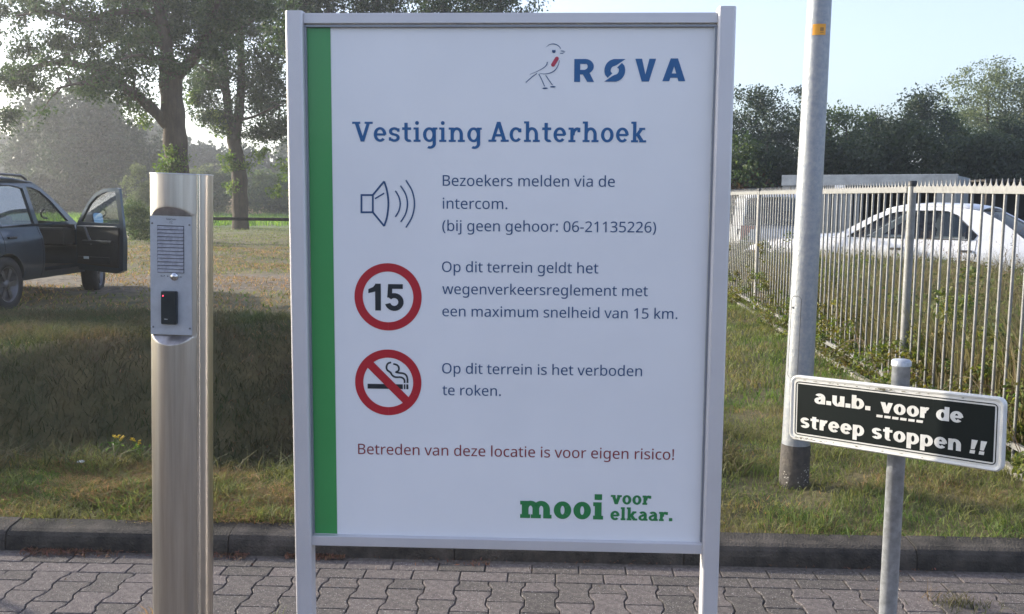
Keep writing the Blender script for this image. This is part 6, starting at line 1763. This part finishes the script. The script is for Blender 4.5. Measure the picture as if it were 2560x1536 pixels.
def leafy_limbs(paths, per_m, leaf, nleaf, twig_len, t0=.2, droop=.1, pr=.38):
    """leaf puffs and bare twigs along limbs"""
    cs, tw = [], MB()
    for P, r0, r1 in paths:
        P = np.asarray(P)
        seg = np.linalg.norm(np.diff(P, axis=0), axis=1)
        L = seg.sum(); cum = np.concatenate([[0], np.cumsum(seg)])
        for k in range(int(L * per_m)):
            t = random.uniform(t0, 1.0) * L
            i = min(len(seg) - 1, int(np.searchsorted(cum, t) - 1)); i = max(0, i)
            p = P[i] + (P[i + 1] - P[i]) * ((t - cum[i]) / seg[i])
            d = unit(rng.normal(size=3) * [1, 1, .6] + [0, 0, .25])
            ln = random.uniform(.35, 1) * twig_len
            q = p + d * ln + [0, 0, -droop * ln]
            tw.tube([p, p + d * ln * .5 + [0, 0, .05 * ln], q], [.035, .02, .007], 4, cap=False)
            for s_ in (.55, .8, 1.0):
                cs.append(p + (q - p) * s_ + rng.normal(size=3) * .12 * twig_len * .5)
    V, F = puffs(np.array(cs), pr * rng.uniform(.7, 1.4, len(cs)), nleaf, leaf)
    return V, F, tw

# --- the big oak left of the intercom post
YO = 36.0
ob = at(446, 640, YO); ob[2] = 0.0
oak = tree('oak_tree', ob, 'large oak with a thick trunk and long low left limb behind the intercom post')
def lp(pts, Y=YO):
    return [at(p[0], p[1], Y + (p[2] if len(p) > 2 else 0)) for p in pts]
def mk_limb(root, pts, r0, r1, name, dep=None):
    P = smoothpath(pts, 6)
    rr = np.linspace(r0, r1, len(P)) * (1 + .06 * np.sin(np.arange(len(P)) * 1.3))
    b = MB().tube(P - np.array(root.location), rr, 12)
    b.build(name, m_bark, root)
    return (P, r0, r1)
trunk = lp([(449, 660), (447, 560), (442, 420), (436, 320), (428, 230), (424, 160)])
Pt = mk_limb(oak, trunk, .46, .40, 'trunk')
oak_limbs = [
    mk_limb(oak, lp([(424, 185), (412, 90), (398, 10), (392, -90, 1), (388, -200, 1)]), .27, .10, 'limb'),
    mk_limb(oak, lp([(440, 190), (478, 150), (512, 100), (530, 40), (556, -40, -1), (575, -130, -1)]), .24, .08, 'limb'),
    mk_limb(oak, lp([(424, 318), (375, 268, -.5), (330, 232, -1), (282, 200, -1.5), (225, 172, -2), (160, 158, -2), (95, 165, -2), (30, 190, -2.5)]), .22, .06, 'limb'),
    mk_limb(oak, lp([(330, 232, -1), (290, 214, -2), (240, 205, -3), (190, 210, -3.5), (140, 222, -4)]), .09, .03, 'limb'),
    mk_limb(oak, lp([(400, 112), (372, 98, 1), (330, 92, 2), (285, 98, 2.5), (240, 118, 3)]), .12, .05, 'limb'),
    mk_limb(oak, lp([(402, 60), (350, 30), (280, 32, -1), (200, 52, -1.5), (120, 30, -2), (40, 40, -2)]), .14, .04, 'limb'),
    mk_limb(oak, lp([(420, 140), (385, 150, -1.5), (345, 138, -2.5), (300, 150, -3)]), .08, .03, 'limb'),
    mk_limb(oak, lp([(396, 5), (330, -50), (250, -90), (160, -120), (80, -130)]), .14, .05, 'limb'),
    mk_limb(oak, lp([(420, 80, .5), (440, 20, 1.5), (470, -60, 2.5), (480, -150, 3)]), .12, .05, 'limb'),
    mk_limb(oak, lp([(424, 150, 0), (380, 60, 3), (300, -20, 5), (220, -60, 6)]), .10, .04, 'limb'),
    mk_limb(oak, lp([(500, 115), (560, 90, 1), (620, 60, 2), (660, 10, 3)]), .10, .04, 'limb'),
]
V, F, tw = leafy_limbs(oak_limbs, 4.6, .125, 36, 1.35, t0=.12, pr=.33)
crown(oak, V, F, m_oak)
tw.v = [tuple(np.array(p) - ob) for p in tw.v]
tw.build('twigs', m_bark, oak, kind='stuff')
# outer foliage masses, leaving the holes of sky
def mass(root, ells, leaf, m, Y, name='crown', n0=46, per=36, pr=.42):
    cs = []
    for (px, py, rx, ry, dn) in ells:
        c = at(px, py, Y)
        k = Y / 2400
        cs.append(lobes(c, (rx * k, max(rx, ry) * k * .8, ry * k), int(n0 * dn), .2))
    cs = np.concatenate(cs)
    V, F = puffs(cs, pr * rng.uniform(.6, 1.4, len(cs)), per, leaf)
    return crown(root, V, F, m, name)
mass(oak, [(20, 70, 60, 60, .7), (25, 190, 55, 45, 1.0), (70, 210, 50, 30, .7), (150, 100, 70, 28, .8), (230, 70, 70, 26, .8), (200, 120, 60, 24, .6), (110, 20, 90, 25, .7), (310, 60, 50, 30, .8), (20, 300, 26, 34, .5),
           (320, 150, 60, 40, .7), (270, 170, 50, 22, .6), (352, 250, 36, 26, .25), (210, 215, 50, 18, .4), (60, 130, 40, 20, .4), (140, 0, 140, 30, .8), (300, -10, 100, 30, 1), (30, 20, 60, 30, .5),
           (450, 60, 45, 55, .8), (520, 90, 50, 60, 1.1), (570, 20, 70, 40, 1.2), (480, 10, 60, 40, 1.0), (640, 20, 60, 40, .9)], .13, m_oak, YO, n0=34, pr=.33, per=40)
# fresh sprouts on the trunk; the same brighter green also paints sunlit leaves
def sprout(root, ells, Y, m=m_spr, leaf=.12, per=30):
    return mass(root, ells, leaf, m, Y, 'sprouts', 12, per, .30)
sprout(oak, [(438, 395, 26, 32, 1.6), (420, 425, 32, 22, 1.0), (356, 305, 22, 16, .6)], YO - .5)

# --- second tree behind, between post and sign
Y2 = 52.0
tb = at(597, 590, Y2); tb[2] = 0
t2 = tree('ivy_sprouting_tree', tb, 'tall forked tree with leafy sprouts down its trunk, between intercom post and sign')
mk_limb(t2, lp([(602, 590), (600, 510), (598, 440), (588, 370), (582, 330)], Y2), .46, .36, 'trunk')
l2 = [mk_limb(t2, lp([(584, 345), (572, 290), (566, 230), (560, 150), (566, 60), (560, -60), (570, -160)], Y2), .26, .10, 'limb'),
      mk_limb(t2, lp([(588, 345), (598, 280), (604, 200), (602, 120), (596, 40), (610, -80), (620, -160)], Y2), .28, .10, 'limb'),
      mk_limb(t2, lp([(566, 240), (540, 200, -1), (515, 175, -2), (490, 160, -3)], Y2), .10, .03, 'limb'),
      mk_limb(t2, lp([(604, 230), (640, 200, 1), (680, 180, 2), (720, 150, 2)], Y2), .10, .04, 'limb'),
      mk_limb(t2, lp([(604, 300), (640, 290, -1), (680, 270, -2), (710, 262, -2)], Y2), .08, .03, 'limb')]
V, F, tw = leafy_limbs(l2, 2.2, .17, 30, 1.7, t0=.1, pr=.5)
crown(t2, V, F, m_oak)
tw.v = [tuple(np.array(p) - tb) for p in tw.v]
tw.build('twigs', m_bark, t2, kind='stuff')
mass(t2, [(520, 160, 50, 50, 1.1), (545, 60, 60, 50, 1.1), (640, 60, 60, 60, 1.5), (660, 150, 60, 50, 1.5), (690, 230, 45, 45, 1.2), (650, 260, 40, 30, .9), (500, 215, 36, 40, .8), (520, 280, 40, 34, .8), (500, 250, 30, 30, .5), (560, 300, 40, 22, .6), (640, 330, 44, 26, .8), (700, 320, 35, 40, 1.0), (600, 0, 120, 40, 1.5), (705, 80, 40, 80, 1.3), (620, 200, 30, 40, .5), (550, 200, 30, 40, .4)], .17, m_oak, Y2, n0=40, pr=.55)
sprout(t2, [(535, 300, 34, 50, 1.0), (556, 330, 26, 30, .7), (566, 400, 20, 24, .8), (582, 420, 16, 24, .7), (650, 380, 38, 24, .8), (625, 410, 24, 20, .5), (578, 470, 18, 18, .5), (706, 430, 26, 40, .9), (700, 480, 26, 18, .5), (480, 240, 20, 30, .5)], Y2 - .5, leaf=.17, per=26)

# --- crowns that rise behind the big sign
for px, py, rx, ry, Y, lab in ((770, -20, 100, 90, 48, 'leafy oak whose crown shows above the left top corner of the big sign'), (940, -40, 120, 85, 50, 'dark oak whose crown shows above the middle of the sign top'),
                               (1110, -60, 120, 82, 52, 'dark oak whose crown shows above the sign, left of the bird logo'), (1250, -95, 110, 95, 54, 'oak at the right end of the row above the sign, its twigs thinning into sky')):
    bs = at(px, 600, Y); bs[2] = 0
    t = tree('row_oak', bs, lab, group='oaks in a row behind the sign')
    mk_limb(t, lp([(px, 600), (px + 6, 400), (px - 5, 200), (px, 0)], Y), .40, .16, 'trunk')
    for dx in (-60, 55):
        mk_limb(t, lp([(px, 170), (px + dx * .5, 90), (px + dx, 20)], Y), .14, .05, 'limb')
    mass(t, [(px, py, rx, ry, 3.0), (px, py + 120, rx * .9, 60, 1.5)], .19, m_oak, Y, n0=60, per=40, pr=.6)

# --- background masses, left
def bgtree(name, px, pyt, pyb, w, Y, m, lab, group=None, n=90, leaf=.3, per=42, pr=.8, cat='tree', trunk=True, top=.5):
    k = Y / 2400
    bs = at(px, pyb, Y); bs[2] = min(0, float(gh(bs[0], bs[1])))
    t = tree(name, bs, lab, cat, group)
    tz = at(px, pyt, Y)[2]
    if trunk:
        P = np.array([bs, bs + [0.3, 0, tz * .35], bs + [0, 0, tz * .85]])
        mk_limb(t, list(P), max(.12, tz * .028), .05, 'trunk')
    c = bs + np.array([0, 0, tz * .56])
    pts = np.concatenate([lobes(c, (w * k * .5, w * k * .42, tz * .43), int(n * .55), .35),
                          lobes(c + [w * k * random.uniform(-.25, .25), 0, tz * .16], (w * k * .3, w * k * .3, tz * .27), int(n * .25), .5),
                          lobes(c + [w * k * random.uniform(-.3, .3), 0, -tz * .22], (w * k * .42, w * k * .38, tz * .30), int(n * .3), .3)])
    nc = max(18, len(pts) // 5)
    cc = pts[rng.permutation(len(pts))[:nc]]
    rcl = w * k * .088
    pts = cc[rng.integers(0, nc, len(pts))] + rng.normal(size=(len(pts), 3)) * rcl * np.array([1, 1, .7])
    pts = pts[pts[:, 2] < tz * 1.02]
    V, F = puffs(pts, pr * rng.uniform(.6, 1.3, len(pts)), per, leaf)
    crown(t, V, F, m)
    return t
bgtree('hazy_tree', 205, 195, 545, 230, 88, m_lime, 'broad hazy tree filling the gap behind the dark off-roader', n=520, leaf=.42, pr=.9)
bgtree('hazy_tree', 320, 300, 545, 150, 92, m_lime, 'rounded hazy tree right of the broad one, left of the oak trunk', n=330, leaf=.42, pr=.9)
bgtree('hazy_tree', 105, 265, 545, 140, 96, m_lime, 'hazy tree leaning left of the broad one', n=300, leaf=.42, pr=.9)
k = 0
for px, pyt, w, lab in ((-90, 330, 170, 'pale hazy tree at the far left edge of the distant row'), (20, 345, 150, 'pale hazy tree in the distant row above the off-roader roof'), (400, 300, 120, 'hazy tree in the distant row directly left of the oak trunk'),
                        (500, 352, 130, 'low hazy tree in the distant row right of the oak trunk'), (610, 370, 140, 'low hazy tree in the distant row behind the forked tree'), (730, 350, 160, 'hazy tree in the distant row next to the sign post'), (-220, 310, 200, 'pale hazy tree in the distant row beyond the frame edge')):
    bgtree('distant_tree', px, pyt, 533, w, 150, m_lime, lab, 'distant row of hazy trees', n=260, leaf=.75, pr=1.4)
for k, (px, pyt) in enumerate(((20, 452), (110, 440), (190, 450), (265, 446), (330, 452))):
    bgtree('field_hedge_bush', px, pyt, 545, 130, 86 + k, m_lime, ['low hazy bush behind the off-roader tail', 'low hazy bush above the off-roader cabin', 'low hazy bush seen past the windscreen pillar', 'low hazy bush seen above the open door', 'low hazy bush left of the grey green bush'][k], 'low bushes at the field edge', n=190, leaf=.38, pr=.8, cat='bush', trunk=False)
for px, pyt, w, lab in ((480, 430, 120, 'pale rounded willow bush right of the oak trunk'), (540, 415, 110, 'pale rounded willow bush behind the intercom post'), (640, 430, 140, 'dull green bush behind the second tree trunk'), (720, 440, 110, 'dull green bush beside the sign post edge')):
    bgtree('willow_bush', px, pyt, 535, w, 98, m_wil if px < 600 else m_bush, lab, 'bushes along the meadow', n=150, leaf=.3, pr=.8, cat='bush', trunk=False)
bgtree('grey_green_bush', 352, 398, 560, 75, 58, m_wil, 'tall grey green bush just left of the intercom post', n=90, leaf=.16, pr=.42, cat='bush', trunk=False)
bgtree('bright_bush', 345, 500, 592, 100, 34, m_bush, 'bright leafy bush between the open car door and the intercom post', n=80, leaf=.10, pr=.26, cat='bush', trunk=False)
bgtree('bright_bush', 262, 512, 585, 80, 38, m_bush, 'low sunlit bush seen through the open car door window', n=60, leaf=.10, pr=.26, cat='bush', trunk=False)

# --- right side
RT = [('dark_leafy_tree', 1905, 236, 250, 52, m_lime, 'dark rounded tree right of the big sign', 260), ('dark_leafy_tree', 2000, 250, 110, 54, m_lime, 'dark tree right behind the lamp pole', 120),
      ('dark_leafy_tree', 2105, 268, 120, 50, m_bush, 'lower thin-topped tree right of the lamp pole', 120), ('dark_leafy_tree', 2185, 262, 120, 52, m_lime, 'shaggy dark tree above the shed roof', 140),
      ('dark_leafy_tree', 2290, 232, 150, 50, m_lime, 'dark tree with a rounded top bump above the shed', 200), ('dark_leafy_tree', 2375, 262, 110, 50, m_bush, 'dark tree filling the dip left of the tall pale tree', 120),
      ('pale_tall_tree', 2450, 160, 230, 60, m_wil, 'tall pale green tree rising at the right edge', 330), ('pale_tall_tree', 2580, 172, 170, 58, m_wil, 'pale green tree cut by the right frame edge', 160),
      ('dark_leafy_tree', 2500, 285, 180, 46, m_lime, 'dark tree in front of the tall pale tree', 200), ('dark_leafy_tree', 2640, 300, 160, 46, m_lime, 'dark tree beyond the right frame edge', 90)]
for nm, px, pyt, w, Y, m, lab, n in RT:
    bgtree(nm, px, pyt, 540, w, Y, m, lab, 'trees behind the fence', n=int(n * 1.75), leaf=.16, per=46, pr=.6)
bgtree('conical_tree', 2003, 196, 540, 62, 62, m_lime, 'slim pointed conifer showing beside the lamp pole', 'trees behind the fence', n=90, leaf=.2, per=36, pr=.5)
for px, pyt, w, m, lab in ((1850, 350, 120, m_bush, 'hedge bush beside the right sign post'), (1940, 380, 130, m_lime, 'dark hedge bush left of the lamp pole'), (1880, 425, 120, m_rust, 'reddish low bush behind the fence near the sign'),
                           (2060, 350, 150, m_lime, 'dark hedge bush right of the lamp pole'), (2170, 330, 170, m_lime, 'dark hedge bush above the left half of the shed'), (2290, 320, 170, m_lime, 'dark hedge bush above the right half of the shed'),
                           (2400, 330, 170, m_lime, 'dark hedge bush right of the shed'), (2510, 330, 170, m_lime, 'dark hedge bush above the dark shelter'), (2620, 330, 170, m_lime, 'dark hedge bush past the right frame edge')):
    bgtree('hedge_bush', px, pyt, 540, w, 38, m, lab, 'hedge behind the shed', n=190, leaf=.15, per=44, pr=.45, cat='bush', trunk=False)

# --- unseen hedge added beyond the left frame edge to shade verge, ditch and paving
for k, (x, y, h, w_) in enumerate(((-5.6, 4.9, 1.15, 1.3), (-6.1, 6.6, 1.3, 1.4), (-6.9, 8.4, 1.5, 1.5), (-5.3, 3.4, .95, 1.1))):
    t = tree('shade_hedge_bush', (x, y, float(gh(x, y)) if y > 4.2 else 0), 'unseen low hedge bush added for shade left of the ditch, ' + ('nearest the paving edge' if k == 3 else ['beside the verge', 'above the ditch edge', 'midway along the ditch'][k]), 'bush', 'hedge added for shade left of the ditch')
    c = np.array([x, y, h * .55])
    V, F = puffs(lobes(c, (w_ * .6, w_ * .75, h * .5), 90, .1), .22, 44, .09)
    crown(t, V, F, m_bush)

# ================================================================== BUILDING ADDED UNSEEN BEHIND THE CAMERA (to reflect in the polished steel)
m_rend = mat('cream_render', (0.72, 0.64, 0.50), .85, var=.06, scale=.8, bump=.2, bscale=40)
m_brk = mat('brown_brick', (0.24, 0.15, 0.10), .9, var=.2, scale=6, bump=.4, bscale=30)
bd = empty('reflection_building', (-21, -11, 0), 0, 'unseen low cream building with a brown brick base, added behind the camera for reflections', 'building')
MB().box(-6, 7, -6, 0, .9, 4.4).build('wall', m_rend, bd)
MB().box(-6.02, 7.02, -6, .04, 0, .899).build('base', m_brk, bd)
MB().box(-6.3, 7.3, -6.3, .3, 4.401, 4.7).build('roof', m_in, bd)
for x in (-4.5, 2.0, 4.8):
    w_ = MB().box(x, x + 1.6, .005, .05, 1.4, 2.9).build('window', m_glb, bd)
    MB().box(x - .06, x + 1.66, .002, .06, 2.901, 2.97).box(x - .06, x + 1.66, .002, .06, 1.33, 1.399).build('frame', m_wht, w_)
MB().box(-.5, .6, .045, .09, 0, 2.2).build('door', m_plas, bd)

for k, (x, y, h, w_) in enumerate(((-6, -22, 3.2, 6), (1, -24, 3.6, 7), (9, -22, 3.0, 7), (18, -16, 3.2, 7))):  # unseen trees added to give the steel a darker reflection
    t = tree('reflection_tree', (x, y, 0), ['unseen broad tree beside the added building', 'unseen taller bushy tree added directly behind the camera', 'unseen broad tree added beside the tall one behind the camera', 'unseen tree added at the yard corner past the notice sign'][k], group='trees added behind the camera for reflections')
    MB().tube([(0, 0, 0), (.1, 0, h * .5)], [.2, .12], 10).build('trunk', m_bark, t)
    V, F = puffs(lobes((x, y, h * .55), (w_ * .5, w_ * .45, h * .48), 150, .2), .6, 30, .28)
    crown(t, V, F, m_bush)

# ================================================================== HAZE
hz_m = bpy.data.materials.new('haze')
hz_m.use_nodes = True
hz_m.node_tree.nodes.remove(hz_m.node_tree.nodes['Principled BSDF'])
pv = hz_m.node_tree.nodes.new('ShaderNodeVolumePrincipled')
pv.inputs['Color'].default_value = (.93, .96, 1.0, 1)
pv.inputs['Density'].default_value = 0.0014
pv.inputs['Anisotropy'].default_value = 0.72
hz_m.node_tree.links.new(pv.outputs[0], hz_m.node_tree.nodes['Material Output'].inputs['Volume'])
MB().box(-660, 660, -640, 680, -3.0, 24.5).build('haze', hz_m, kind='stuff')
